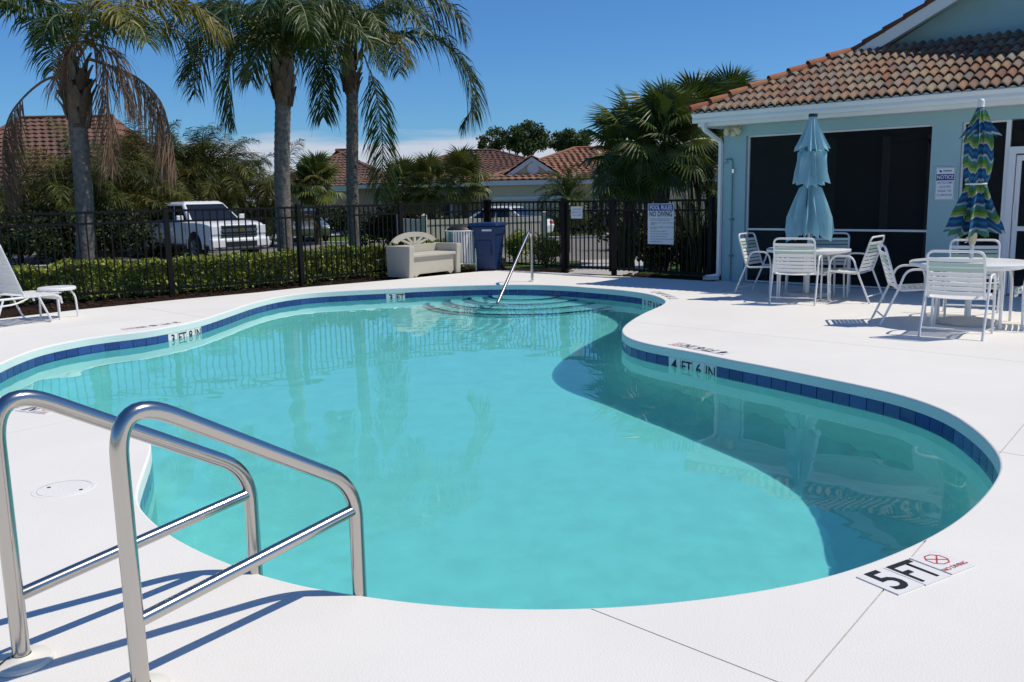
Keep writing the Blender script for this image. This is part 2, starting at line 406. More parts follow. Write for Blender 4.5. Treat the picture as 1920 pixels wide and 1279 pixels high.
kerb([(-40, 36.1), (-14.6, 37.1)]); kerb([(-9.4, 37.15), (3, 38.1), (4.5, 38.15)]); kerb([(9.1, 38.4), (30, 39.1)])
kerb([(-40, 26.35), (-14, 26.15), (-3.2, 25.7)])
# mulch bed between deck and fence, out to behind the hedge
def build_mulch():
    inner = [Vector((*p, 0)) for p in [(-11.6, 6.4)] + DECK[1:14]]
    m = MB(); K = 5
    def outer(p):
        return Vector((p.x - .55, fence_y(p.x) + 1.0, 0)) if p.x < .3 else Vector((p.x + .45, p.y + .95, 0))
    for a, b in zip(inner, inner[1:]):
        n = max(1, int((b - a).length / .3))
        for i in range(n):
            p, q = a.lerp(b, i / n), a.lerp(b, (i + 1) / n)
            if .95 < (p.x + q.x) / 2 < 1.85: continue
            P, Q = outer(p), outer(q)
            for k in range(K):
                c = [p.lerp(P, k / K), p.lerp(P, (k + 1) / K), q.lerp(Q, (k + 1) / K), q.lerp(Q, k / K)]
                m.add([(v.x, v.y, -.045 + .018 * mnoise.noise((v.x * 3, v.y * 3, 1)) + (0 if k and kk in (0, 3) or kk in (1, 2) else 0)) for kk, v in enumerate(c)], [(0, 1, 2, 3)])
    structure(m.build('mulch_bed', 'mulch', smooth=60))
    c = MB(); rnd = random.Random(3)
    for i in range(2600):
        a = rnd.randrange(1, len(inner) - 1); p = inner[a].lerp(inner[min(a + 1, len(inner) - 1)], rnd.random()); o = outer(p)
        if .95 < p.x < 1.85: continue
        q = p.lerp(o, rnd.random() ** 1.3 * .8 + .02); s = rnd.uniform(.012, .035)
        Mx = Matrix.Rotation(rnd.uniform(0, 6.3), 3, 'Z') @ Matrix.Rotation(rnd.uniform(-.5, .5), 3, 'X')
        c.box((q.x, q.y, -.03 + rnd.uniform(0, .015)), (s * 2, s * .8, s * .4), M=Mx)
    tag(c.build('mulch_chips', 'mulch_chip'), 'dark brown wood chips scattered over the mulch bed', 'mulch', kind='stuff')
build_mulch()

# ---- pool outline
POOL_PX = [(0, 682), (25, 670), (75, 652), (125, 641), (175, 632), (225, 626), (275, 620), (325, 611), (375, 600), (425, 584), (480, 566), (530, 555), (578, 549), (630, 545.5), (680, 543), (742, 540), (805, 537), (867, 535), (930, 533.5), (992, 533.5), (1055, 535.6), (1117, 540), (1160, 543.5), (1207, 549.5), (1230, 555), (1244, 561), (1247.6, 566), (1241, 572), (1222.6, 580), (1199, 591), (1175.6, 606), (1165, 619), (1173, 631), (1199, 641), (1242, 650), (1295, 659), (1358, 672), (1438, 687), (1518, 703), (1597, 719), (1677, 737), (1730, 753), (1783, 775), (1836, 812), (1866, 845), (1877, 870), (1870, 893), (1850, 922), (1820, 953), (1780, 984), (1720, 1017), (1650, 1047), (1570, 1075), (1500, 1092), (1400, 1111), (1300, 1124), (1200, 1134), (1100, 1140), (1000, 1141), (900, 1139), (800, 1132), (720, 1122), (674, 1115), (581, 1101), (492, 1078), (398, 1043), (328, 1008), (290, 980), (262, 952), (255, 933), (269, 886), (283, 844), (279, 816), (243, 788), (178, 769), (94, 757), (22, 747)]
_raw = [G(*p) for p in POOL_PX] + [Vector((-4.18, 6.86, 0)), Vector((-4.5, 7.25, 0)), Vector((-4.66, 7.62, 0))]
def smooth_outline(raw):
    P = catmull(raw, 8, True); L = [0]
    for a, b in zip(P, P[1:] + P[:1]): L.append(L[-1] + (b - a).length)
    tot = L[-1]; N = int(tot / .05); out = []; k = 0
    for i in range(N):
        s = tot * i / N
        while L[k + 1] < s: k += 1
        t = (s - L[k]) / max(1e-9, L[k + 1] - L[k]); out.append(P[k].lerp(P[(k + 1) % len(P)], t))
    A = np.array([(p.x, p.y) for p in out])
    for _ in range(14): A = .5 * A + .25 * (np.roll(A, 1, 0) + np.roll(A, -1, 0))
    return A
OUT = smooth_outline(_raw)
def normals(A):
    T = np.roll(A, -1, 0) - np.roll(A, 1, 0); T /= np.linalg.norm(T, axis=1)[:, None]
    return np.stack([-T[:, 1], T[:, 0]], 1)        # outline runs clockwise: this points out of the pool
NOUT = normals(OUT)
_seg = np.linalg.norm(np.roll(OUT, -1, 0) - OUT, axis=1); _cum = np.concatenate([[0], np.cumsum(_seg)]); PER = _cum[-1]
def on_outline(s):
    s %= PER; k = int(np.searchsorted(_cum, s, 'right') - 1); t = (s - _cum[k]) / _seg[k]; j = (k + 1) % len(OUT)
    p = OUT[k] * (1 - t) + OUT[j] * t; n = NOUT[k] * (1 - t) + NOUT[j] * t; n /= np.linalg.norm(n)
    return Vector((*p, 0)), Vector((*n, 0))
def arc_at(px, z=-.15):
    q = G(*px, z); d = np.hypot(OUT[:, 0] - q.x, OUT[:, 1] - q.y); return float(_cum[int(d.argmin())])
def ring(m, prof):
    # prof: (outward offset, z) swept round the outline
    n = len(OUT); b = len(m.v)
    for o, z in prof:
        P = OUT + NOUT * o; m.v += [(p[0], p[1], z) for p in P]
    for i in range(len(prof) - 1):
        for k in range(n):
            l = (k + 1) % n; m.f.append((b + i * n + k, b + (i + 1) * n + k, b + (i + 1) * n + l, b + i * n + l))
WATER_Z = -.166
pool = structure(thing('swimming_pool', None, None, (0, 8, 0)))
m = MB(); ring(m, [(.014, .0), (.007, -.0015), (.002, -.007), (0, -.016)]); m.build('coping', 'coping', pool, smooth=50)
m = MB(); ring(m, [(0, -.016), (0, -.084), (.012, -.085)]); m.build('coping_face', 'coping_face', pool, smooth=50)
m = MB(); ring(m, [(.016, -.083), (.016, -.246)]); m.build('grout_bed', 'grout', pool)
m = MB(); ring(m, [(.012, -.240), (.0, -.246), (.0, -2.0)]); basin_wall = m.build('basin_wall', 'plaster', pool, smooth=60)
def signed_in(X, Y):
    best = np.full(X.shape, 1e9)
    for k in range(0, len(OUT), 2): best = np.minimum(best, (X - OUT[k, 0]) ** 2 + (Y - OUT[k, 1]) ** 2)
    ins = np.zeros(X.shape, bool); n = len(OUT); j = n - 1
    for i in range(n):
        xi, yi = OUT[i]; xj, yj = OUT[j]
        c = ((yi > Y) != (yj > Y)) & (X < (xj - xi) * (Y - yi) / (yj - yi + 1e-12) + xi); ins ^= c; j = i
    return np.where(ins, 1, -1) * np.sqrt(best)
def pool_depth(x, y): return np.clip(1.55 - (y - 3.0) * .058, .88, 1.55)
def grid_sheet(h, zf, margin):
    xs = np.arange(OUT[:, 0].min() - .3, OUT[:, 0].max() + .3, h); ys = np.arange(OUT[:, 1].min() - .3, OUT[:, 1].max() + .3, h)
    X, Y = np.meshgrid(xs, ys); D = signed_in(X, Y); Z = zf(X, Y, D); m = MB(); idx = -np.ones(X.shape, int)
    keep = D > -margin; q = keep[:-1, :-1] & keep[1:, :-1] & keep[:-1, 1:] & keep[1:, 1:]
    for j, i in zip(*np.nonzero(q)):
        f = []
        for b, a in ((j, i), (j, i + 1), (j + 1, i + 1), (j + 1, i)):
            if idx[b, a] < 0: idx[b, a] = len(m.v); m.v.append((float(X[b, a]), float(Y[b, a]), float(Z[b, a])))
            f.append(int(idx[b, a]))
        m.f.append(tuple(f))
    return m
def floor_z(X, Y, D):
    d = np.clip(D, 0, .35); return WATER_Z - pool_depth(X, Y) + (.35 - np.sqrt(np.maximum(0, .35 ** 2 - (.35 - d) ** 2)))
basin_floor = grid_sheet(.1, floor_z, .16).build('basin_floor', 'plaster', pool, smooth=60)
_rw = np.random.RandomState(5); WV = []
for _ in range(26):
    lam = _rw.uniform(.16, .9); a = _rw.uniform(0, 6.283); WV.append((math.cos(a) * 6.283 / lam, math.sin(a) * 6.283 / lam, _rw.uniform(0, 6.283), .00042 * lam ** 1.15))
def water_z(X, Y, D):
    Z = np.zeros_like(X)
    for kx, ky, ph, am in WV: Z += am * np.sin(kx * X + ky * Y + ph)
    Z = Z * (0.55 + .45 * np.sin(X * .9 + 1) * np.sin(Y * .7))
    for cx, cy, sg, am, la in ((.25, 3.35, .45, .0007, .15), (-.85, 3.75, .4, .0006, .14), (1.0, 3.75, .35, .0006, .13), (-.2, 12.6, 1.1, .0006, .17)):
        r2 = (X - cx) ** 2 + (Y - cy) ** 2
        for k in range(4):
            a = k * 1.7 + cx; Z += am * np.exp(-r2 / (2 * sg * sg)) * np.sin(6.283 / (la * (1 + .23 * k)) * (X * math.cos(a) + Y * math.sin(a)) + 2.5 * np.sin(X * 4 + k) + 2 * np.sin(Y * 5 + k))
    return WATER_Z + Z
water = structure(grid_sheet(.035, water_z, .10).build('water', 'water', smooth=180))
water.cycles.is_caustics_caster = True
# ---- waterline tiles, one object each; depth numbers take the place of some
PITCH_T = .1545; NT = int(PER / PITCH_T); PT = PER / NT
def tile_mesh(name, mt):
    m = MB(); wd, hh, t = PT - .0075, .152, .012
    m.box((0, 0, -hh / 2), (wd, t, hh)); return m.mesh(name, mt)
tile_me = tile_mesh('tile', 'pool_tile'); wtile_me = tile_mesh('number_tile', 'white_tile')
MARK = {}
for px, groups in (((303, 628), ['3', 'FT', '8', 'IN']), ((733, 556), ['3', 'FT']), ((1226, 572), ['3', 'FT', '8', 'IN']), ((1306, 692), ['4', 'FT', '6', 'IN'])):
    i0 = int(round(arc_at(px) / PT - len(groups) / 2))
    for k, gtxt in enumerate(groups): MARK[(i0 + k) % NT] = gtxt
for i in range(NT):
    p, n = on_outline((i + .5) * PT); o = link('number_tile' if i in MARK else 'waterline_tile', wtile_me if i in MARK else tile_me, pool, True)
    tdir = Vector((n.y, -n.x, 0))                          # along the wall, left to right seen from the water
    o.location = p + n * .008 + Vector((0, 0, -.087)); o.rotation_euler = (0, 0, math.atan2(tdir.y, tdir.x))
    if i in MARK:
        text_obj(MARK[i], .150, frame_mat(p - n * .0005 + Vector((0, 0, -.160)), tdir, (0, 0, 1)), 'ink', o, bold=.012, sx=.86 if len(MARK[i]) > 1 else 1)
# ---- entry steps
SC = G(985, 533.5) + Vector((0, -.02, 0))
for k in range(4):
    r = .62 + .34 * k; top = WATER_Z - .10 - .21 * k; m = MB()
    m.lathe([(r, -1.15), (r, top - .03), (r - .03, top), (0.001, top)], 64, (SC.x, SC.y, 0)); st = m.build('entry_step', 'plaster', pool, smooth=40)
    m = MB(); m.lathe([(r + .003, top - .045), (r + .003, top - .022), (r - .02, top + .003), (r - .07, top + .003)], 64, (SC.x, SC.y, 0)); m.build('edge_trim', 'step_trim', st, smooth=30); st.cycles.is_caustics_receiver = True
for o in (basin_wall, basin_floor): o.cycles.is_caustics_receiver = True

# ---- deck slabs with open joints
def build_deck():
    deck = structure(thing('pool_deck', None, None, (0, 1, 0)))
    hole = OUT + NOUT * .014
    hole = hole[::2]
    from mathutils.geometry import delaunay_2d_cdt
    pts = [Vector(p) for p in DECK] + [Vector((float(p[0]), float(p[1]))) for p in hole]
    nd, nh = len(DECK), len(hole)
    edges = [(i, (i + 1) % nd) for i in range(nd)] + [(nd + i, nd + (i + 1) % nh) for i in range(nh)]
    vo, eo, fo, *_ = delaunay_2d_cdt(pts, edges, [], 0, 1e-5)
    H = [tuple(p) for p in hole]
    bm = bmesh.new(); bv = [bm.verts.new((p.x, p.y, 0)) for p in vo]
    for f in fo:
        cx = sum(vo[i].x for i in f) / len(f); cy = sum(vo[i].y for i in f) / len(f)
        if inside(DECK, cx, cy) and not inside(H, cx, cy): bm.faces.new([bv[i] for i in f])
    bm.normal_update()
    for f in bm.faces:
        if f.normal.z < 0: f.normal_flip()
    loose = [v for v in bm.verts if not v.link_faces]; bmesh.ops.delete(bm, geom=loose, context='VERTS')
    base = bm.copy(); me = bpy.data.meshes.new('joint_bed'); bmesh.ops.translate(base, verts=base.verts, vec=(0, 0, -.016)); base.to_mesh(me); base.free(); me.materials.append(M['groove']); link('joint_bed', me, deck)
    nd_ = G(1497, 1294); us = [-60, -10.67, -6.0, GU.dot(nd_), 4.2, 60]; vs = [-60, GV.dot(nd_), 5.26, 8.15, 60]; gap = .0028
    for a, b in zip(us, us[1:]):
        for c, d in zip(vs, vs[1:]):
            k = bm.copy()
            for co, no in ((GU * (a + gap), -GU), (GU * (b - gap), GU), (GV * (c + gap), -GV), (GV * (d - gap), GV)):
                bmesh.ops.bisect_plane(k, geom=k.verts[:] + k.edges[:] + k.faces[:], plane_co=co, plane_no=no, clear_outer=True)
            if not k.faces: k.free(); continue
            e = [x for x in k.edges if x.is_boundary]; ex = bmesh.ops.extrude_edge_only(k, edges=e)
            bmesh.ops.translate(k, verts=[v for v in ex['geom'] if isinstance(v, bmesh.types.BMVert)], vec=(0, 0, -.06))
            me = bpy.data.meshes.new('slab'); k.to_mesh(me); k.free(); me.materials.append(M['deck']); link('slab', me, deck)
    bm.free()
build_deck()
# ---- depth numbers set in the deck
def deck_marker(label, pts, groups, size=.15, tall=1.0):
    P = [G(*p) for p in pts]; d = (P[-1] - P[0]).normalized()
    i = int(np.hypot(OUT[:, 0] - P[0].x, OUT[:, 1] - P[0].y).argmin()); up = Vector((*(-NOUT[i]), 0)); up = (up - d * up.dot(d)).normalized()
    t = thing('depth_marker', label, 'depth marker', P[0])
    for c, gtxt in zip(P, groups):
        m = MB(); m.box((0, 0, 0), (size, size * tall, .006)); F = frame_mat(c + Vector((0, 0, .002)), d, up)
        if F.to_3x3().determinant() < 0 or F.col[2].z < 0: F = frame_mat(c + Vector((0, 0, .002)), d, -up)
        me = m.mesh('marker_tile', 'white_tile'); me.transform(F); tl = link('marker_tile', me, t)
        U = Vector(F.col[1][:3]); top = c + Vector((0, 0, .0062))
        if gtxt == 'X':
            r = MB(); ce = top + U * .022
            oc = [ce + (d * math.cos(R(22.5 + 45 * k)) + U * math.sin(R(22.5 + 45 * k))) * (size * .33) for k in range(8)]
            oi = [ce + (d * math.cos(R(22.5 + 45 * k)) + U * math.sin(R(22.5 + 45 * k))) * (size * .29) for k in range(8)]
            for k in range(8): r.quad(oc[k], oc[(k + 1) % 8], oi[(k + 1) % 8], oi[k])
            for q in (35, -35):
                a = d * math.cos(R(q)) + U * math.sin(R(q)); b = Vector((-a.y, a.x, 0)) * .003
                r.quad(ce - a * size * .28 - b, ce + a * size * .28 - b, ce + a * size * .28 + b, ce - a * size * .28 + b)
            r.build('no_diving_symbol', 'red_ink', tl)
            text_obj('NO DIVING', .031, frame_mat(top - U * size * .38, d, U), 'red_ink', tl, bold=.01, sx=.9)
        else:
            text_obj(gtxt, size * 1.22 * min(tall, 1.25), frame_mat(top, d, U), 'ink', tl, bold=.014, sx=.60 if len(gtxt) > 1 else .95)
deck_marker('white tiles reading 5 FT with a red no diving octagon in the deck', [(1668, 1091), (1718, 1074), (1766, 1055)], ['5', 'FT', 'X'], .146, 1.25)
deck_marker('upside-down 4 FT 6 IN tiles with red symbol on the peninsula edge', [(1357, 662), (1334, 657.5), (1312.5, 654), (1293, 650), (1273, 646.5)], ['4', 'FT', '6', 'IN', 'X'], .15)
deck_marker('depth tiles with red symbol in the deck beside the grab rails', [(-30, 757), (0, 761), (30, 764.5), (60, 768), (88, 771)], ['3', 'FT', '8', 'IN', 'X'], .15)
deck_marker('foreshortened depth tiles on the deck near the chaise longue', [(330, 605.5), (309, 608.5), (287, 611.5), (264, 614.5), (243, 617)], ['3', 'FT', '8', 'IN', 'X'], .14)
deck_marker('worn depth tiles on the far tip of the peninsula', [(1262, 560), (1257, 556.5), (1249, 553.5), (1240, 550.5), (1230, 548)], ['3', 'FT', '8', 'IN', 'X'], .13)
# ---- skimmer lid
def skimmer():
    c = G(120, 916); t = thing('skimmer_lid', 'round white skimmer lid flush in the deck beside the rails', 'skimmer lid', c)
    m = MB(); m.lathe([(.001, .0022), (.125, .0022), (.127, .0003)], 36, c); m.build('lid', 'coping', t, smooth=30)
    m = MB(); m.lathe([(.1295, .0018), (.150, .0018), (.153, .0)], 36, c); m.build('ring', 'coping', t, smooth=30)
    for px in ((92, 915), (152, 919)):
        h = G(*px); m = MB(); m.lathe([(.001, .0036), (.010, .0036)], 12, h); m.build('finger_hole', 'ink', t)
skimmer()

# ================================================================== RAILS
def grab_rail(label, B, P):
    B, P = Vector(B), Vector(P); d = (P - B).normalized(); Ln = (P - B).length
    def at(s, z): return B + d * s + Vector((0, 0, z))
    t = thing('grab_rail', label, 'handrail', B, group='stainless grab rails at the pool edge')
    path = fillet([at(0, -.03), at(.0, .92), at(Ln, .42), at(Ln, -.75)], [0, .20, .13, 0], 12)
    MB().tube(path, .0265, 20).build('tube', 'steel', t, smooth=60)
    MB().tube([at(.01, .225), at(Ln - .01, .325)], .0215, 18).build('crossbar', 'steel', t, smooth=60)
    m = MB(); m.lathe([(.029, .030), (.034, .026), (.085, .016), (.092, .008), (.092, .001)], 40, B); es = m.build('escutcheon', 'cream_plastic', t, smooth=35)
    m = MB(); m.box(B + d * -.06 + Vector((.0, 0, .0165)), (.07, .003, .022), math.atan2(d.y, d.x) + .5); m.build('seam', 'ink', es)
    return t
grab_rail('curved stainless grab rail standing nearer the 5 FT tiles', (-1.13, 2.45, 0), (-.585, 3.105, 0))
grab_rail('curved stainless grab rail standing nearer the skimmer lid', (-1.59, 2.64, 0), (-1.03, 3.31, 0))
def stair_rail():
    F, W = G(998, 528), G(933, 568, WATER_Z); d = (W - F); d.z = 0; L = d.length; d.normalize()
    t = thing('stair_rail', 'single stainless handrail running down into the pool steps', 'handrail', F)
    a = lambda s, z: F + d * s + Vector((0, 0, z))
    k = (.80 - WATER_Z) / (L - .16)
    MB().tube(fillet([a(0, -.02), a(0, .78), a(.12, .855), a(L, WATER_Z), a(L + .28, WATER_Z - .28 * k), a(L + .28, WATER_Z - .45 * k)], [0, .10, .10, 0, .05, 0], 8), .024, 14).build('tube', 'steel', t, smooth=60)
    m = MB(); m.lathe([(.026, .02), (.06, .014), (.065, .001)], 24, F); m.build('escutcheon', 'alu_white', t, smooth=35)
stair_rail()

# ================================================================== STRAP CHAIRS, TABLES, UMBRELLAS
def make_chair():
    # local: origin at the midpoint of the rear feet, chair faces +Y
    t = thing('strap_chair', 'x', 'chair'); W = .25; r = .0125
    for s in (-1, 1):
        x = s * (W + .03)
        MB().tube(fillet([(x, 0, 0), (x, .17, .40), (x, .235, .60), (x, .50, .60), (x, .545, .42), (x, .53, 0)], [0, .1, .09, .09, .12, 0], 6), r, 10).build('leg_frame', 'alu_white', t, smooth=60, world=False)
    loopL = [(-W, .62, .335), (-W, .60, .37), (-W, .54, .395), (-W, .20, .375), (-W, .155, .40), (-W, .02, .84)]
    loopR = [(-p[0], p[1], p[2]) for p in reversed(loopL)]
    MB().tube(fillet(loopL + loopR, [0, .03, .06, .05, .05, .07, .07, .05, .05, .06, .03, 0], 6), r, 10).build('seat_frame', 'alu_white', t, smooth=60, world=False)
    MB().tube([(-W - .02, .046, .085), (W + .02, .046, .085)], .009, 8).build('stretcher', 'alu_white', t, smooth=60, world=False)
    MB().tube([(-W, .60, .345), (W, .60, .345)], .011, 8).build('front_bar', 'alu_white', t, smooth=60, world=False)
    def strap(c, up, nrm, mt, bow):
        m = MB(); hw, hh, th = W + .012, .0185, .004; up = Vector(up).normalized(); nrm = Vector(nrm).normalized(); n = 6; vs = []
        for i in range(n + 1):
            x = -hw + 2 * hw * i / n; q = bow * (1 - (x / hw) ** 2); b = Vector(c) + Vector((x, 0, 0)) - nrm * q
            vs += [b + up * hh + nrm * th, b - up * hh + nrm * th, b - up * hh - nrm * th, b + up * hh - nrm * th]
        fs = []
        for i in range(n):
            for k in range(4): fs.append((i * 4 + k, i * 4 + (k + 1) % 4, i * 4 + 4 + (k + 1) % 4, i * 4 + 4 + k))
        fs += [(0, 1, 2, 3)[::-1], tuple(n * 4 + k for k in range(4))]
        m.add(vs, fs); m.build('strap', mt, t, smooth=30, world=False)
    a, b = Vector((0, .155, .40)), Vector((0, .02, .84)); dn = (b - a).normalized(); nf = Vector((0, 1, 0)) - dn * dn.y
    for k in range(8):
        strap(a.lerp(b, .06 + k * .108), dn, nf, 'strap_mint' if k in (5, 6) else 'strap_white', .008)
    for k in range(7):
        y = .215 + k * .054; strap((0, y, .376 + (y - .2) * .06), (0, 1, .06), (0, -.06, 1), 'strap_white', .012)
    strap((0, .598, .366), (0, .5, -.85), (0, .85, .5), 'strap_mint', .004)
    return t
chair0 = make_chair()
def place_chair(first, label, rear, face):
    o = chair0 if first else copy_tree(chair0); f = Vector(face); o.location = (*rear, 0); o.rotation_euler = (0, 0, math.atan2(-f[0], f[1]))
    o['label'] = label; o['group'] = 'white strap chairs around the patio tables'
T1, T2 = Vector((4.03, 12.0, 0)), Vector((4.90, 9.42, 0))
place_chair(True, 'white strap chair between the outdoor shower and the light blue umbrella', (3.40, 12.88), (.75, -.66))
place_chair(False, 'white strap chair at the light blue umbrella with its back to the pool', (3.585, 11.235), (.45, .89))
place_chair(False, 'white strap chair at the light blue umbrella with its back to the screen wall', (4.50, 12.50), (-.40, -.92))
place_chair(False, 'white strap chair seen sideways between the two umbrella tables', (4.73, 11.37), (-.76, .65))
place_chair(False, 'white strap chair turned side on before the striped umbrella table, casting barred shadow', (4.0, 9.62), (.97, -.24))
place_chair(False, 'white strap chair at the striped umbrella table with its back to the pool', (4.235, 8.44), (.60, .80))
place_chair(False, 'white strap chair behind the striped umbrella table near the screen door', (5.36, 10.25), (-.42, -.91))
place_chair(False, 'white strap chair at the striped umbrella table, farthest from the blue umbrella', (5.78, 8.85), (-.86, .5))
def patio_table(label, c, rad, legs):
    t = thing('patio_table', label, 'table', c, group='round white patio tables'); z = .665
    m = MB(); m.lathe([(.022, z), (rad - .012, z), (rad, z - .008), (rad, z - .035), (rad - .012, z - .042), (rad - .03, z - .036), (.022, z - .03), (.022, z)], 48, c); m.build('tabletop', 'table_top', t, smooth=35)
    for k in range(4):
        a = legs + k * math.pi / 2; d = Vector((math.cos(a), math.sin(a), 0))
        MB().tube(fillet([c + d * (rad - .16) + Vector((0, 0, z - .03)), c + d * (rad - .10) + Vector((0, 0, z - .2)), c + d * (rad - .09)], .08), .015, 10).build('leg', 'alu_white', t, smooth=60)
    m = MB(); m.tube([c + Vector(((rad - .11) * math.cos(a), (rad - .11) * math.sin(a), z - .055)) for a in [k * 2 * math.pi / 40 for k in range(40)]], .011, 8, closed=True); m.build('apron_ring', 'alu_white', t, smooth=60)
patio_table('white round patio table under the light blue umbrella', T1, .545, .35)
patio_table('white round patio table under the striped umbrella', T2, .60, .15)
def umbrella_base(label, c, r, sq):
    t = thing('umbrella_base', label, 'umbrella base', c)
    m = MB()
    if sq: m.box(c + Vector((0, 0, .035)), (r * 1.7, r * 1.7, .06), .5); m.build('weight', 'base_plate', t, bevel=.012)
    else: m.lathe([(.001, .075), (.05, .072), (r * .8, .04), (r, .025), (r, .004)], 36, c); m.build('weight', 'base_plate', t, smooth=40)
    m = MB(); m.lathe([(.032, .06), (.032, .30), (.026, .302)], 16, c); m.build('sleeve', 'alu_white', t, smooth=40)
umbrella_base('white square umbrella weight under the light blue umbrella', T1, .26, True)
umbrella_base('speckled grey round umbrella weight under the striped umbrella', T2, .33, False)
def pleated(prof, n, amp, seed, cx, hem=0.0, uv=False, lean=None):
    # closed cloth: pleats whose depth grows downward; prof = (r, z, pleat depth)
    rnd = random.Random(seed); K = 12; ph = [rnd.uniform(-.18, .18) for _ in range(K)]; am = [rnd.uniform(.75, 1.25) for _ in range(K)]
    vs = []; uvs = []
    for i, (r, z, pd) in enumerate(prof):
        for k in range(n):
            a = 2 * math.pi * k / n; u = (a / (2 * math.pi) * K); j = int(u) % K; fu = (u - int(u)); fu = min(1, max(0, fu + ph[j] * math.sin(math.pi * fu))); w_ = 1 - 2 * abs(math.sin(math.pi * fu)) ** .7; w_ = w_ * (1.0 if w_ > 0 else .8)
            rr = r * (1 + pd * w_ * am[j] + .05 * math.sin(3 * a + seed) + .22 * pd / .35 * mnoise.noise((a * 1.7, z * 5, seed * 3.1))); zz = z
            if hem and i >= len(prof) - 2: zz = z + (hem * w_ + .05 * (am[j] - 1) + .03 * math.sin(2 * a + seed)) * (1 if i == len(prof) - 1 else .5)
            tw = .10 * math.sin(z * 5 + seed + 2 * j)
            vs.append((cx[0] + rr * math.cos(a + tw), cx[1] + rr * math.sin(a + tw), zz)); uvs.append((a, zz + .012 * w_ * am[j] + .22 * ph[j]))
    fs = []
    for i in range(len(prof) - 1):
        for k in range(n): fs.append((i * n + k, i * n + (k + 1) % n, (i + 1) * n + (k + 1) % n, (i + 1) * n + k))
    return vs, fs, uvs
def cloth(name, mt, prof, c, seed, parent, hem=-.02, uv=False):
    vs, fs, uvs = pleated(prof, 96, .2, seed, c, hem); me = bpy.data.meshes.new(name); me.from_pydata(vs, [], fs); me.materials.append(M[mt])
    me.polygons.foreach_set('use_smooth', [True] * len(me.polygons)); me.set_sharp_from_angle(angle=R(70))
    if uv:
        l = me.uv_layers.new(name='weave')
        for lp in me.loops: l.data[lp.index].uv = (uvs[lp.vertex_index][0] / 6.3, uvs[lp.vertex_index][1])
    return link(name, me, parent)
def umbrella_blue(c):
    t = thing('patio_umbrella', 'closed light blue three-tier patio umbrella', 'umbrella', c)
    MB().tube([c + Vector((0, 0, .02)), c + Vector((0, 0, 2.36))], .019, 14).build('pole', 'alu_white', t, smooth=60)
    cloth('canopy', 'canopy_blue', [(.045, 2.40, .02), (.07, 2.28, .18), (.115, 2.12, .30), (.165, 1.98, .38)], c, 1, t, -.035)
    cloth('canopy', 'canopy_blue', [(.06, 1.97, .3), (.15, 1.945, .22), (.14, 1.82, .34), (.16, 1.68, .36), (.19, 1.525, .34)], c, 2, t, -.025)
    cloth('canopy', 'canopy_blue', [(.06, 1.52, .25), (.115, 1.47, .3), (.165, 1.28, .38), (.215, 1.08, .38), (.24, .93, .34), (.235, .82, .28)], c, 5, t, -.035)
    m = MB(); m.lathe([(.001, 2.435), (.055, 2.435), (.058, 2.42), (.058, 2.395), (.001, 2.395)], 20, c); m.build('finial', 'dark_metal', t, smooth=35)
    for k in range(8):
        a = k * math.pi / 4; d = Vector((math.cos(a), math.sin(a), 0))
        MB().tube([c + Vector((0, 0, 2.38)), c + d * .07 + Vector((0, 0, 1.6)), c + d * .13 + Vector((0, 0, .84))], .006, 6).build('rib', 'dark_metal', t, smooth=60)
umbrella_blue(T1)
def umbrella_striped(c):
    t = thing('patio_umbrella', 'closed blue and green striped patio umbrella tied at the waist', 'umbrella', c)
    MB().tube([c + Vector((0, 0, .02)), c + Vector((0, 0, 2.25))], .021, 14).build('pole', 'alu_white', t, smooth=60)
    cloth('canopy', 'canopy_stripes', [(.06, 2.12, .15), (.10, 2.03, .22), (.112, 1.90, .22), (.115, 1.70, .20), (.10, 1.54, .18), (.088, 1.47, .12), (.105, 1.38, .24), (.145, 1.20, .34), (.18, 1.05, .38), (.205, .96, .38)], c, 3, t, -.03, True)
    cloth('vent_flap', 'canopy_stripes', [(.03, 2.27, .02), (.06, 2.18, .14), (.09, 2.08, .30), (.135, 1.965, .40)], c, 8, t, -.04, True)
    m = MB(); m.tube([c + Vector((.098 * math.cos(a), .098 * math.sin(a), 1.475)) for a in [k * math.pi / 12 for k in range(24)]], .009, 6, closed=True); m.build('tie_strap', 'umb_white', t, smooth=60)
    m = MB(); m.lathe([(.001, 2.345), (.026, 2.335), (.036, 2.31), (.03, 2.28), (.04, 2.262), (.03, 2.25), (.02, 2.24)], 18, c); m.build('finial', 'umb_white', t, smooth=60)
    m = MB(); m.lathe([(.0225, .98), (.044, .97), (.042, .90), (.03, .845), (.0225, .84)], 16, c); m.build('crank_housing', 'wood_pole', t, smooth=40)
    MB().tube([c + Vector((-.03, -.03, .92)), c + Vector((-.09, -.06, .92)), c + Vector((-.09, -.06, .87)), c + Vector((-.12, -.09, .87))], .006, 6).build('crank_handle', 'umb_white', t, smooth=60)
umbrella_striped(T2)

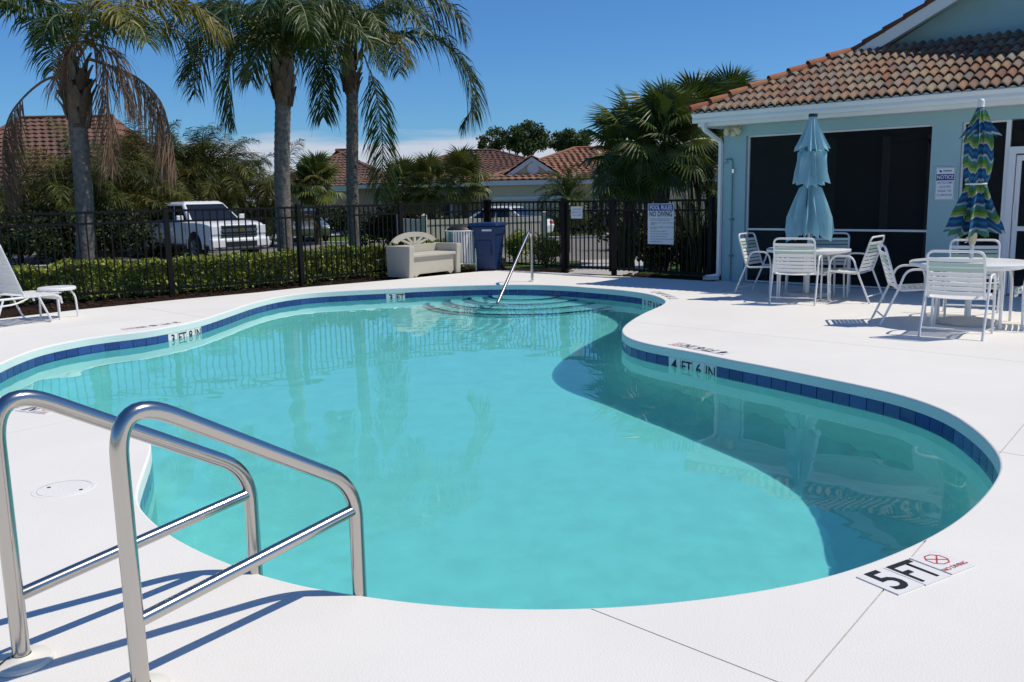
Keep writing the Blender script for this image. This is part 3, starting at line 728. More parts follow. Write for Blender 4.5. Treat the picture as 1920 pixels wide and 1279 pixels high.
# ================================================================== CHAISE AND SIDE TABLE
def chaise():
    f = Vector((.53, .85, 0)).normalized(); s = Vector((f.y, -f.x, 0)); o = G(98, 604) - f * 1.12      # s points to the pool side
    t = thing('chaise_longue', 'white strap chaise longue with raised back before the hedge', 'chaise longue', o)
    W = .31; c = o - s * W
    P = lambda a, b, z: c + f * a + s * b + Vector((0, 0, z))
    for b in (-W, W):
        MB().tube(fillet([P(-.75, b, .34), P(1.16, b, .34), P(1.25, b, .31), P(1.27, b, .22)], .06), .0135, 10).build('side_rail', 'alu_white', t, smooth=60)
        MB().tube(fillet([P(.80, b, .36), P(.58, b, .98)], .05), .0125, 10).build('back_tube', 'alu_white', t, smooth=60)
    MB().tube(fillet([P(.59, -W, .955), P(.57, -W, 1.0), P(.57, W, 1.0), P(.59, W, .955)], .05), .0125, 10).build('head_bar', 'alu_white', t, smooth=60)
    for a0, a1 in ((-.45, -.62), (.55, .42), (.98, 1.12)):
        MB().tube(fillet([P(a0, -W, .335), P(a1, -W, .012), P(a1, W, .012), P(a0, W, .335)], [0, .05, .05, 0]), .0125, 10).build('leg', 'alu_white', t, smooth=60)
    MB().tube(fillet([P(.3, -W, .32), P(.45, -W, .26), P(.7, -W, .27), P(.85, -W, .325)], .1), .010, 8).build('brace', 'alu_white', t, smooth=60)
    MB().tube(fillet([P(.3, W, .32), P(.45, W, .26), P(.7, W, .27), P(.85, W, .325)], .1), .010, 8).build('brace', 'alu_white', t, smooth=60)
    def strap(ctr, al):
        m = MB(); al = al.normalized(); n = al.cross(s).normalized(); M3 = Matrix((s, al, n)).transposed(); m.box(ctr, (2 * W + .03, .05, .006), M=M3); m.build('strap', 'strap_white', t)
    for k in range(7): strap(P(.82 + k * .0705, 0, .352), f)
    bd = (P(.58, 0, .98) - P(.80, 0, .36))
    for k in range(11): strap(P(.80, 0, .37) + bd * (.05 + k * .085), bd)
    strap(P(1.262, 0, .29), Vector((0, 0, -1)) + f * .25)
chaise()
def side_table():
    c = G(112, 596); t = thing('side_table', 'small round white side table beside the chaise longue', 'side table', c)
    z = .40; m = MB(); m.lathe([(.001, z), (.215, z), (.225, z - .01), (.225, z - .035), (.21, z - .04), (.20, z - .02), (.001, z - .02)], 36, c); m.build('tabletop', 'alu_white', t, smooth=35)
    for k in range(4):
        a = .5 + k * math.pi / 2; d = Vector((math.cos(a), math.sin(a), 0))
        MB().tube(fillet([c + d * .14 + Vector((0, 0, z - .02)), c + d * .205 + Vector((0, 0, z - .13)), c + d * .215], .06), .0125, 10).build('leg', 'alu_white', t, smooth=60)
side_table()

# ================================================================== BENCH, BIN, CART
def bench():
    # local: x along the bench (viewer's left to right), y outward to the front
    A = G(776, 521); ax = Vector((.64, .77, 0)).normalized(); Bp = A + ax * .92; fr = Vector((ax.y, -ax.x, 0)); o = A - ax * .03
    t = thing('storage_bench', 'beige plastic storage bench with pierced arched back', 'bench', o)
    L = 1.16; D = .56
    P = lambda x, y, z: o + ax * x + fr * y + Vector((0, 0, z))
    def slab(poly, a, b, name, fn, bev=.012): MB().prism(poly, a, b, fn).build(name, 'bench', t, bevel=bev)
    # arms: panels flared to the top
    for x0, x1 in ((-.10, .02), (L - .02, L + .10)):
        slab([(-D, 0), (.02, 0), (.05, .52), (.05, .57), (-D - .03, .57), (-D - .02, .5)], x0, x1, 'arm', lambda p, q, h: P(h, p, q))
    slab([(.02, .06), (.10, .0), (.12, .0), (.20, .05), (L - .22, .05), (L - .14, .0), (L - .12, .0), (L - .05, .06), (L - .02, .36), (.02, .36)], -.10, -.02, 'front_panel', lambda p, q, h: P(p, h, q), .008)
    slab([(.02, .36), (L - .02, .36), (L - .02, .42), (.02, .42)], -D + .1, .03, 'seat_lid', lambda p, q, h: P(p, h, q), .015)
    # back: arch with three pierced fan openings built as ribs
    R_ = (L - .02) / 2; cx = L / 2
    def arch(x): return .56 + .24 * math.sqrt(max(0, 1 - ((x - cx) / (R_ + .03)) ** 2))
    holes = [(R(118), R(158)), (R(94), R(114)), (R(66), R(86)), (R(22), R(62))]
    pts = []; n = 40
    out = [(cx + R_ * math.cos(math.pi * k / n), arch(cx + R_ * math.cos(math.pi * k / n))) for k in range(n + 1)]
    # rim + lower board + spokes
    m = MB(); rim = [(x, z) for x, z in out]; inn = [(cx + (x - cx) * .80, .50 + (z - .50) * .70) for x, z in out]
    for k in range(n): m.prism([rim[k], rim[k + 1], inn[k + 1], inn[k]], -D, -D + .06, lambda p, q, h: P(p, h, q))
    m.build('back_arch', 'bench', t)
    slab([(0, .0), (L, .0), (L, .565), (0, .565)], -D, -D + .06, 'back_board', lambda p, q, h: P(p, h, q), .008)
    for a in (90, 40, 140, 65, 115):
        m = MB(); dx, dz = math.cos(R(a)), math.sin(R(a)); wd = .035
        x1 = cx + dx * R_ * .9; z1 = .56 + dz * .19
        m.prism([(cx - dz * wd + dx * .05, .555 + dx * wd * .5), (cx + dz * wd + dx * .05, .555 - dx * wd * .5), (x1 + dz * wd * .8, z1 - dx * wd * .5), (x1 - dz * wd * .8, z1 + dx * wd * .5)], -D + .002, -D + .058, lambda p, q, h: P(p, h, q)); m.build('back_spoke', 'bench', t)
bench()
def litter_bin():
    c = AT(866, 505, 17.45); c.z = 0; t = thing('litter_bin', 'white slatted round litter bin with black domed lid beside the bench', 'litter bin', c)
    r = .29; N = 34
    for k in range(N):
        a = 2 * math.pi * k / N; m = MB(); d = Vector((math.cos(a), math.sin(a), 0))
        m.box(c + d * r + Vector((0, 0, .47)), (.008, .036, .64), a); m.build('slat', 'can_teal' if k in (31, 32, 21, 22) else 'can_slat', t)
    for z in (.155, .785):
        MB().tube([c + Vector(((r + .012) * math.cos(a), (r + .012) * math.sin(a), z)) for a in [k * 2 * math.pi / 40 for k in range(40)]], .012, 8, closed=True).build('hoop', 'can_slat', t, smooth=60)
    for k in range(4):
        a = .2 + k * math.pi / 2 - .6; d = Vector((math.cos(a), math.sin(a), 0)); MB().tube([c + d * (r + .02) + Vector((0, 0, .8)), c + d * (r + .02)], .014, 10).build('leg', 'can_slat', t, smooth=60)
    m = MB(); m.lathe([(.001, .16), (r - .03, .16), (r - .025, .78)], 28, c); m.build('liner', 'black_plastic', t, smooth=40)
    m = MB(); m.lathe([(.001, .915), (.10, .905), (.19, .875), (.255, .83), (.275, .80), (.275, .785), (.05, .785)], 32, c); m.build('lid', 'can_lid', t, smooth=50)
litter_bin()
def cart():
    c = G(916, 508.5) + Vector((.0, .28, 0)); rz = R(-18)
    t = thing('wheeled_bin', 'tall blue wheeled recycling cart with lid against the fence', 'wheeled bin', c, rz)
    # local: front faces -Y
    def frus(z0, z1, a, b, name, mt, y0=0, y1=0, bev=.015):
        m = MB(); vs = [(sx * a[0], sy * a[1] + y0, z0) for sx, sy in ((-1, -1), (1, -1), (1, 1), (-1, 1))] + [(sx * b[0], sy * b[1] + y1, z1) for sx, sy in ((-1, -1), (1, -1), (1, 1), (-1, 1))]
        m.add(vs, [(3, 2, 1, 0), (4, 5, 6, 7), (0, 1, 5, 4), (1, 2, 6, 5), (2, 3, 7, 6), (3, 0, 4, 7)]); return m.build(name, mt, t, world=False, bevel=bev)
    frus(.03, .72, (.205, .20), (.245, .27), 'body', 'cart_blue')
    frus(.70, .86, (.262, .29), (.275, .305), 'collar', 'cart_blue')
    frus(.866, .93, (.30, .335), (.275, .30), 'lid', 'cart_blue', -.01, -.01)
    m = MB(); m.box((0, .34, .86), (.40, .05, .05)); m.build('handle', 'cart_blue', t, world=False, bevel=.01)
    for s in (-1, 1):
        m = MB(); m.lathe([(.001, -.025), (.10, -.025), (.115, -.012), (.115, .012), (.10, .025), (.001, .025)], 20); me = m.mesh('wheel', 'tyre', 40); me.transform(Matrix.Translation((s * .23, .22, .115)) @ Matrix.Rotation(R(90), 4, 'Y')); link('wheel', me, t, False)
    m = MB(); m.box((.08, -.306, .79), (.20, .004, .035)); m.build('white_decal', 'sign_white', t, world=False)
    m = MB(); m.box((-.0, -.262, .45), (.30, .02, .30)); m.build('front_recess', 'cart_blue', t, world=False, bevel=.02)
cart()

# ================================================================== FENCE, GATE, SIGNS
FZ0, FZ1 = -.05, 1.33
_pk = MB().box((0, 0, 0), (.019, .019, 1.24)).mesh('picket', 'fence_metal')
_po = MB().box((0, 0, 0), (.075, .075, FZ1 - FZ0 + .03)); _po.lathe([(.055, .70), (.055, .715), (.001, .74)], 4, (0, 0, 0), R(45), R(405)); _po = _po.mesh('post', 'fence_metal')
def panel(t, a, b, n, gate=False):
    a, b = Vector((*a, 0)), Vector((*b, 0)); d = b - a; ang = math.atan2(d.y, d.x)
    for z, h in ((FZ1 - .02, .036), (FZ1 - .185, .032), (.10, .034)):
        m = MB(); m.box((a + b) / 2 + Vector((0, 0, z)), (d.length - .07, .028, h), ang); m.build('rail', 'fence_metal', t)
    for k in range(n):
        p = a.lerp(b, (k + 1) / (n + 1)); o = link('picket', _pk, t); o.location = (p.x, p.y, .07 + .62); o.rotation_euler = (0, 0, ang)
def post(t, p, ang=0, big=False):
    o = link('post', _po, t); o.location = (p[0], p[1], (FZ0 + FZ1) / 2 + .005); o.rotation_euler = (0, 0, ang)
    if big: o.scale = (1.3, 1.3, 1.01)
def fence(label, pts, endpost=True):
    t = thing('pool_fence', label, 'fence', (*pts[0], 0))
    for a, b in zip(pts, pts[1:]):
        ang = math.atan2(b[1] - a[1], b[0] - a[0]); panel(t, a, b, max(2, int(round(math.hypot(b[0] - a[0], b[1] - a[1]) / .112)) - 1)); post(t, a, ang)
    if endpost: post(t, pts[-1], ang)
    return t
fence('black metal picket fence running in front of the long clipped hedge', FENCE_L, True)
fence('black metal picket fence between the blue cart and the gate', [(-.48 + .06, 18.3 - .05), GATE[0]], False)
fence('black metal picket fence carrying the pool rules board beside the clubhouse', [FENCE_R[0], FENCE_R[1]], True)
gt = thing('pool_gate', 'black metal picket gate with a small white notice on it', 'gate', (*GATE[0], 0))
_ga = math.atan2(GATE[1][1] - GATE[0][1], GATE[1][0] - GATE[0][0]); post(gt, GATE[0], _ga, True)
_g0, _g1 = Vector(GATE[0]).lerp(Vector(GATE[1]), .07), Vector(GATE[0]).lerp(Vector(GATE[1]), .93)
panel(gt, _g0, _g1, 9)
for q in (_g0, _g1):
    m = MB(); m.box((q.x, q.y, .69), (.045, .04, 1.28), _ga); m.build('stile', 'fence_metal', gt)
m = MB(); q = Vector(GATE[0]).lerp(Vector(GATE[1]), .86); m.box((q.x - .02, q.y - .03, .95), (.05, .06, .14), _ga); m.build('latch', 'dark_metal', gt)
def board(name, label, cat, c, ax, wdt, hgt, mt='sign_white', th=.006):
    ax = Vector(ax).normalized(); up = Vector((0, 0, 1)); nr = ax.cross(up)      # nr faces the reader
    t = thing(name, label, cat, c); m = MB(); m.box(c, (wdt, th, hgt), math.atan2(ax.y, ax.x)); m.build('panel', mt, t)
    return t, (lambda x, z, o=.0012: Vector(c) + ax * x + up * z + nr * (th / 2 + o)), ax, up
_fd = Vector((FENCE_R[1][0] - FENCE_R[0][0], FENCE_R[1][1] - FENCE_R[0][1], 0)).normalized(); _fn = Vector((_fd.y, -_fd.x, 0))
_c = Vector((2.60, 15.26, .915)) + _fn * .035
_c = Vector((*FENCE_R[0], 0)) + _fd * 1.02 + _fn * .03 + Vector((0, 0, .915))
t, F, ax, up = board('pool_rules_board', 'pool rules board with blue header and black NO DIVING on the fence', 'sign', _c, _fd, .53, .69)
m = MB(); hb = m.box(F(0, .278, .0008), (.505, .0014, .11), math.atan2(ax.y, ax.x)).build('header_band', 'sign_blue', t)
text_obj('POOL RULES', .098, frame_mat(F(0, .276, .0022), ax, up), 'paper', hb, bold=.012, sx=.82)
text_obj('NO DIVING', .118, frame_mat(F(0, .165), ax, up), 'ink', t, bold=.03, sx=.76)
for s, z in (('NO FOOD OR BEVERAGES IN POOL OR', .085), ('ON POOL WET DECK. NO GLASS', .06), ('COMMERCIALLY BOTTLED WATER ALLOWED', .018), ('ANIMALS', -.006), ('NO GLASS OR ANIMALS IN FENCED AREA', -.055), ('POOL AREA', -.08), ('BATHING LOAD: 22 PERSONS', -.125), ('POOL HOURS: DAWN TO DUSK', -.17), ('SHOWER BEFORE ENTERING', -.215), ('DO NOT SWALLOW THE POOL WATER', -.26), ('MAXIMUM DEPTH 5 FT', -.305)):
    text_obj(s, .026, frame_mat(F(-.215, z), ax, up), 'ink', t, 'small_print', center=False, bold=.004)
_gd = Vector((GATE[1][0] - GATE[0][0], GATE[1][1] - GATE[0][1], 0)).normalized(); _gn = Vector((_gd.y, -_gd.x, 0))
t, F, ax, up = board('gate_notice', 'small white notice with blue print on the gate', 'sign', Vector((*GATE[0], 0)) + _gd * .34 + _gn * .03 + Vector((0, 0, 1.11)), _gd, .28, .22)
for s, z in (('CLOSE GATE', .055), ('BEHIND YOU', .0), ('AT ALL TIMES', -.055)): text_obj(s, .046, frame_mat(F(0, z), ax, up), 'sign_blue', t, sx=.85)

# ================================================================== CLUBHOUSE
BO = G(1352, 527); bth = R(-41); BU = Vector((math.cos(bth), math.sin(bth), 0)); BN = Vector((math.sin(bth), -math.cos(bth), 0))   # BN faces the pool
def W(u, off, z): return BO + BU * u + BN * off + Vector((0, 0, z))
def clubhouse():
    t = thing('clubhouse', 'pale aqua clubhouse with dark screened lanai and clay tile roof', 'building', BO)
    def wb(u0, u1, o0, o1, z0, z1, name='wall', mt='wall_aqua', parent=None, bev=0):
        m = MB(); m.box(W((u0 + u1) / 2, (o0 + o1) / 2, (z0 + z1) / 2), (abs(u1 - u0), abs(o1 - o0), z1 - z0), bth); return m.build(name, mt, parent or t, bevel=bev)
    UE = 9.5
    wb(0, .385, -.28, 0, -.1, 2.47, 'pier'); wb(3.13, 3.50, -.28, 0, -.1, 2.47, 'pier'); wb(.385, 3.13, -.28, 0, 2.30, 2.47, 'beam'); wb(3.50, UE, -.28, 0, 2.30, 2.47, 'beam')
    wb(5.2, 5.6, -.28, 0, -.1, 2.30, 'pier')
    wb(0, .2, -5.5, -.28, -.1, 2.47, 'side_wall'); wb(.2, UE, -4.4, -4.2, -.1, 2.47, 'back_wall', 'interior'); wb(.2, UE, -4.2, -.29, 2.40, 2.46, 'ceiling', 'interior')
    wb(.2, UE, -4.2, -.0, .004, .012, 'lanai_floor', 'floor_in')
    for uu in (1.1, 1.9): wb(uu, uu + .12, -4.18, -4.1, 0, 2.39, 'inner_post', 'soffit')
    # screens
    def screen(u0, u1, z0, z1):
        s = wb(u0, u1, -.102, -.098, z0, z1, 'screen_panel', 'screen'); return s
    screen(.40, 3.115, .02, .83); screen(.40, 3.115, .86, 2.285); screen(3.515, 4.02, .02, 2.285)
    fr = [(.385, .41, 0, 2.30), (3.105, 3.13, 0, 2.30), (3.50, 3.525, 0, 2.30), (4.02, 4.075, 0, 2.30)]
    for a, b, c, d in fr: wb(a, b, -.13, -.07, c, d, 'frame_bar', 'trim_white')
    for a, b, c, d in ((.41, 3.105, .83, .86), (.41, 3.105, 2.275, 2.30), (3.525, 4.02, 2.275, 2.30), (.41, 3.105, 0.004, .03), (3.525, 4.02, .004, .03)): wb(a, b, -.128, -.072, c, d, 'frame_bar', 'trim_white')
    # door
    dr = wb(4.075, 4.155, -.14, -.04, .01, 1.86, 'door_frame', 'trim_white'); wb(4.075, 5.2, -.138, -.042, 1.86, 1.95, 'door_head', 'trim_white')
    wb(4.165, 4.225, -.11, -.07, .03, 1.84, 'door_stile', 'trim_white', dr); wb(5.03, 5.09, -.11, -.07, .03, 1.84, 'door_stile', 'trim_white', dr)
    for z0, z1 in ((1.77, 1.84), (.86, .92), (.03, .13)): wb(4.225, 5.03, -.109, -.071, z0, z1, 'door_rail', 'trim_white', dr)
    wb(4.225, 5.03, -.092, -.088, .13, 1.77, 'door_screen', 'screen', dr); wb(4.08, 5.19, -.102, -.098, 1.95, 2.285, 'screen_panel', 'screen'); wb(5.1, 5.19, -.13, -.06, .01, 1.86, 'frame_bar', 'trim_white')
    wb(4.165, 4.185, -.069, -.045, 1.0, 1.22, 'hinge', 'alu_white', dr)
    # ceiling fan seen through the screen
    fan = MB().tube([W(2.6, -2.0, 2.40), W(2.6, -2.0, 2.22)], .02, 8).build('ceiling_fan', 'dark_metal', t)
    m = MB(); m.lathe([(.001, .08), (.13, .07), (.13, 0), (.001, -.03)], 18, W(2.6, -2.0, 2.13)); m.build('motor', 'dark_metal', fan, smooth=40)
    for k in range(5):
        a = k * 2 * math.pi / 5; m = MB(); m.box(W(2.6, -2.0, 2.17) + Vector((math.cos(a) * .4, math.sin(a) * .4, 0)), (.52, .13, .012), a); m.build('blade', 'dark_metal', fan)
    # eaves
    OV = .30; UL = -.30; ZE = 2.52
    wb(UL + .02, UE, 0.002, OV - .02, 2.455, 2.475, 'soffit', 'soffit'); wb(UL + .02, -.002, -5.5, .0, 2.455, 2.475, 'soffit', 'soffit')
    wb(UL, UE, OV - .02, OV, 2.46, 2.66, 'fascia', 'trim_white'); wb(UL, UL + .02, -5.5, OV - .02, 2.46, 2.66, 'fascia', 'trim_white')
    prof = [(0, 2.515), (.07, 2.515), (.085, 2.56), (.075, 2.60), (.11, 2.645), (.11, 2.655), (0, 2.655)]
    MB().prism([(p[0], p[1]) for p in prof], UL - .06, UE, lambda p, q, h: W(h, OV + .001 + p, q)).build('gutter', 'trim_white', t)
    # downspout
    pth = fillet([W(-.17, OV + .05, 2.52), W(-.17, OV + .05, 2.42), W(-.03, .035, 2.22), W(-.03, .035, .09), W(-.22, .12, .06)], .05, 4)
    m = MB()
    for a, b in zip(pth, pth[1:]): pass
    m.tube(pth, .038, 4); m.build('downspout', 'trim_white', t)
    m = MB(); m.box(W(-.13, .10, .05), (.26, .12, .06), bth + .5); m.build('splash_block', 'kerb', t, bevel=.01)
    # ------------ tile roof
    PT_ = .5; Z0 = 2.665
    def RF(u, run, lift=0.0):                       # point on the front slope, run measured from the eave inward
        return W(u, OV + .06 - run, Z0 + PT_ * run + lift)
    sl = math.atan(PT_); cw, cl = .128, .29         # column width, course length along slope
    m = MB(); RUN = 1.78
    m.add([RF(UL - .06, 0), RF(UE, 0), RF(UE, RUN), RF(UL - .06 + RUN, RUN)], [(0, 1, 2, 3)]); m.build('roof_deck', 'interior', t)
    tm = MB(); n = 7; Lt = cl * 1.22
    sec = [(-.5 + i / n, .0 + .046 * math.sin(math.pi * min(1, max(0, (i / n) / .78))) - (.012 if i / n > .8 else 0)) for i in range(n + 1)]
    vs = []
    for y, lift, th in ((0, .042, 0), (Lt, .0, 0)):
        for x, z in sec: vs.append((x * cw * 1.06, y, z + lift))
    for x, z in sec: vs.append((x * cw * 1.06, 0, z + .042 - .020))
    k = n + 1; fs = [(i, i + 1, k + i + 1, k + i) for i in range(n)] + [(2 * k + i, 2 * k + i + 1, i + 1, i) for i in range(n)]
    tm.add(vs, fs); tile = tm.mesh('roof_tile', 'tile_roof', 50)
    slope_y = (-BN * math.cos(sl) + Vector((0, 0, math.sin(sl)))).normalized(); slope_n = BU.cross(slope_y).normalized()
    rot = Matrix((BU, slope_y, slope_n)).transposed().to_4x4(); rnd = random.Random(11)
    rows = int(RUN / (cl * math.cos(sl))) + 1; field = MB()
    for r_ in range(rows):
        run = r_ * cl * math.cos(sl) - .03; uu = UL - .06 + max(0, run) + .04 + (0.0)
        uu = math.ceil((uu - UL) / cw) * cw + UL
        while uu < 5.1:
            o = link('roof_tile', tile, t); b = RF(uu, run, .012); jit = Matrix.Rotation(rnd.uniform(-.012, .012), 4, 'Z')
            o.matrix_basis = Matrix.Translation(b) @ rot @ jit; uu += cw
        while uu < UE - .1:
            X_ = Matrix.Translation(RF(uu, run, .012)) @ rot; field.add([X_ @ Vector(p) for p in tm.v], tm.f); uu += cw
    fo_ = field.build('roof_tile_field', 'tile_roof', t, smooth=50); fo_['kind'] = 'stuff'
    for k_ in range(int((UE + .2) / cw)):
        m = MB(); uu = UL - .02 + k_ * cw; a8 = [(uu + cw * (-.46 + .92 * i / 6), .035 * math.sin(math.pi * i / 6)) for i in range(7)]
        m.prism([(p, Z0 - .012 + q) for p, q in a8], OV + .095, OV + .03, lambda p, q, h: W(p, h, q)); m.build('eave_closure', 'kerb', t)
    # far (left) slope, mostly turned away
    def LF(run, back, lift=0): return W(UL - .06 + run, OV + .06 - back, Z0 + PT_ * run + lift)
    m = MB(); m.add([LF(0, 0), LF(RUN, RUN), LF(RUN, 6), LF(0, 6)], [(0, 1, 2, 3)]); m.build('side_slope', 'ridge_tile', t)
    # hip caps
    hd = (LF(RUN, RUN) - LF(0, 0)); hl = hd.length; hd.normalize(); side = hd.cross(Vector((0, 0, 1))).normalized(); upn = side.cross(hd); nc = 8
    cap = MB(); cs = []; Lc = hl / nc * 1.18
    for y, rr, lf in ((0, .105, .03), (Lc, .085, .0)):
        for i in range(9): a = math.pi * i / 8; cs.append((rr * math.cos(a), y, rr * math.sin(a) * .9 + lf))
    for i in range(9): a = math.pi * i / 8; cs.append((.085 * math.cos(a), 0, .085 * math.sin(a) * .9 + .03))
    cap.add(cs, [(i + 1, i, 9 + i, 10 + i) for i in range(8)] + [(18 + i + 1, 18 + i, i, i + 1) for i in range(8)]); capm = cap.mesh('hip_tile', 'ridge_tile', 50)
    hr = Matrix((side, hd, upn)).transposed().to_4x4()
    for k_ in range(nc):
        o = link('hip_tile', capm, t); o.matrix_basis = Matrix.Translation(LF(0, 0, .02) + hd * (hl * k_ / nc - .02)) @ hr
    # ------------ gable above
    og = OV + .06 - RUN; ug = UL - .06 + RUN; zg = Z0 + PT_ * RUN; HW = 3.2; apex = (ug + HW, zg + PT_ * HW)
    m = MB(); m.prism([(ug + .1, zg - .1), (ug + 2 * HW - .1, zg - .1), (ug + HW, zg + PT_ * (HW - .1))], og - .50, og - .38, lambda p, q, h: W(p, h, q)); m.build('gable_wall', 'wall_aqua', t)
    for s in (0, 1):
        f = (lambda p: ug + HW + (p - (ug + HW)) * (1 if s == 0 else -1))
        m = MB(); m.prism([(f(ug - .06), zg - .03), (f(ug + HW), zg + PT_ * (HW + .06) - .03), (f(ug + HW), zg + PT_ * (HW + .06) - .22), (f(ug + .32), zg - .03)], og - .02, og + .02, lambda p, q, h: W(p, h, q)); m.build('rake_board', 'trim_white', t)
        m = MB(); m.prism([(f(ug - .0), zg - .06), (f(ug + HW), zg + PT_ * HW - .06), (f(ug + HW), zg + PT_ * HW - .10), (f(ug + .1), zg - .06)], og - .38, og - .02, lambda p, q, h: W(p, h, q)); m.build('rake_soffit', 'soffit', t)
        m = MB(); m.prism([(f(ug - .10), zg - .04), (f(ug + HW), zg + PT_ * (HW + .10) - .04), (f(ug + HW), zg + PT_ * (HW + .10) - .0), (f(ug - .10), zg - .0)], og + .03, og - 6.5, lambda p, q, h: W(p, h, q)); m.build('upper_slope', 'ridge_tile', t)
        # rake tiles along the edge
        rl = math.hypot(HW + .1, PT_ * (HW + .1)); nr = 11
        for k_ in range(nr):
            q0 = k_ / nr; q1 = (k_ + 1.12) / nr; a0 = (f(ug - .10 + (HW + .1) * q0), zg + PT_ * (HW + .1) * q0 + .02 + .03); a1 = (f(ug - .10 + (HW + .1) * min(1, q1)), zg + PT_ * (HW + .1) * min(1, q1) + .02)
            m = MB(); m.prism([(a0[0], a0[1] - .075), (a1[0], a1[1] - .075), (a1[0], a1[1] - .015), (a0[0], a0[1] - .015)], og + .045, og - .12, lambda p, q, h: W(p, h, q)); m.build('rake_tile', 'shaded_rake_clay', t)
    return t
clubhouse()
def floodlight():
    c = W(.19, .0, 2.40); t = thing('floodlight', 'twin-head cream floodlight on the clubhouse pier', 'floodlight', c)
    m = MB(); m.box(W(.19, .03, 2.42), (.22, .06, .07), bth); m.build('housing', 'beige_lamp', t, bevel=.015)
    m = MB(); m.box(W(.20, .05, 2.335), (.09, .08, .09), bth); m.build('sensor', 'beige_lamp', t, bevel=.02)
    for s in (-1, 1):
        m = MB(); m.lathe([(.001, .05), (.03, .05), (.04, 0), (.055, -.06), (.05, -.06), (.001, -.05)], 16); me = m.mesh('lamp_head', 'beige_lamp', 40)
        me.transform(Matrix.Translation(W(.19 + s * .085, .11, 2.39)) @ Matrix.Rotation(bth, 4, 'Z') @ Matrix.Rotation(R(50), 4, 'X') @ Matrix.Rotation(R(s * -20), 4, 'Y')); link('lamp_head', me, t)
floodlight()
def shower():
    c = W(.18, .04, 0); t = thing('outdoor_shower', 'thin outdoor shower pipe with small chrome head on the aqua pier', 'shower', c)
    MB().tube(fillet([W(.18, .035, .02), W(.18, .035, 1.93), W(.17, .09, 1.96), W(.14, .16, 1.93)], .03), .011, 10).build('pipe', 'pipe', t, smooth=60)
    m = MB(); m.lathe([(.012, .05), (.018, .03), (.045, 0), (.045, -.012), (.001, -.012)], 16); me = m.mesh('shower_head', 'chrome', 40); me.transform(Matrix.Translation(W(.135, .165, 1.90)) @ Matrix.Rotation(R(-25), 4, 'X')); link('shower_head', me, t)
    for z in (.42, 1.0): MB().box(W(.18, .03, z), (.05, .06, .035), bth).build('pipe_clip', 'pipe', t)
    m = MB(); m.box(W(.20, .05, 1.76), (.03, .03, .06), bth); m.build('valve', 'chrome', t)
shower()
t, F, ax, up = board('restroom_notice', 'white NOTICE sign with navy band about the restrooms on the pier', 'sign', W(3.33, .012, 1.495), BU, .245, .44, 'paper')
m = MB(); m.box(F(0, 0, .0004), (.232, .0006, .426), bth); m.build('border_line', 'sign_blue', t); m = MB(); m.box(F(0, 0, .0009), (.224, .0006, .418), bth); m.build('field', 'paper', t)
m = MB(); hb = m.box(F(0, .085, .0016), (.222, .0006, .085), bth).build('notice_band', 'sign_blue', t)
text_obj('NOTICE', .072, frame_mat(F(0, .084, .0026), BU, (0, 0, 1)), 'paper', hb, bold=.014, sx=.8)
for s, z in (('RESTROOMS', .01), ('LOCATED', -.045), ('INSIDE THE', -.10), ('CLUBHOUSE', -.155)): text_obj(s, .042, frame_mat(F(0, z, .002), BU, (0, 0, 1)), 'sign_blue', t, sx=.82, bold=.006)
m = MB(); q = [F(-.085, .175, .002), F(-.06, .182, .002), F(-.04, .165, .002), F(-.065, .16, .002)]; m.quad(*q); q = [F(-.075, .165, .002), F(-.04, .16, .002), F(-.05, .152, .002), F(-.07, .155, .002)]; m.quad(*q); m.build('bird_emblem', 'ink', t)
for x0, z in ((.025, .176), (.025, .158)):
    m = MB(); m.box(F(x0, z, .0018), (.11 if z > .17 else .12, .0005, .010 if z > .17 else .005), bth); m.build('small_print', 'ink', t)

# ================================================================== FAR HOUSES
GZ = -.45
def slope_tiles(quad, course, col, mt, name, parent, amp=.05):
    # stepped courses with a barrel wave on a roof slope: quad = eave-left, eave-right, top-right, top-left
    a, b, c, d = [Vector(p) for p in quad]; m = MB(); H = max((d - a).length, (c - b).length); hw = (b - a)
    nrm = (b - a).cross(d - a).normalized() if (d - a).length > 1e-6 else (b - a).cross(c - a).normalized()
    if nrm.z < 0: nrm = -nrm
    rise = ((c + d) / 2 - (a + b) / 2).length; n = max(2, int(rise / course))
    for i in range(n):
        t0, t1 = i / n, min(1, (i + 1.05) / n); l0, r0, l1, r1 = a.lerp(d, t0), b.lerp(c, t0), a.lerp(d, t1), b.lerp(c, t1)
        w0 = (r0 - l0).length
        k = max(2, min(120, int(w0 / col))); vs = []
        for l, r, lf in ((l0, r0, .05), (l1, r1, .0), (l0, r0, .0)):
            for q in range(2 * k + 1):
                vs.append(l.lerp(r, q / (2 * k)) + nrm * (lf + (amp if q % 2 else 0)))
        N = 2 * k + 1; m.add(vs, [(q, q + 1, N + q + 1, N + q) for q in range(2 * k)] + [(2 * N + q, 2 * N + q + 1, q + 1, q) for q in range(2 * k)])
    return m.build(name, mt, parent)
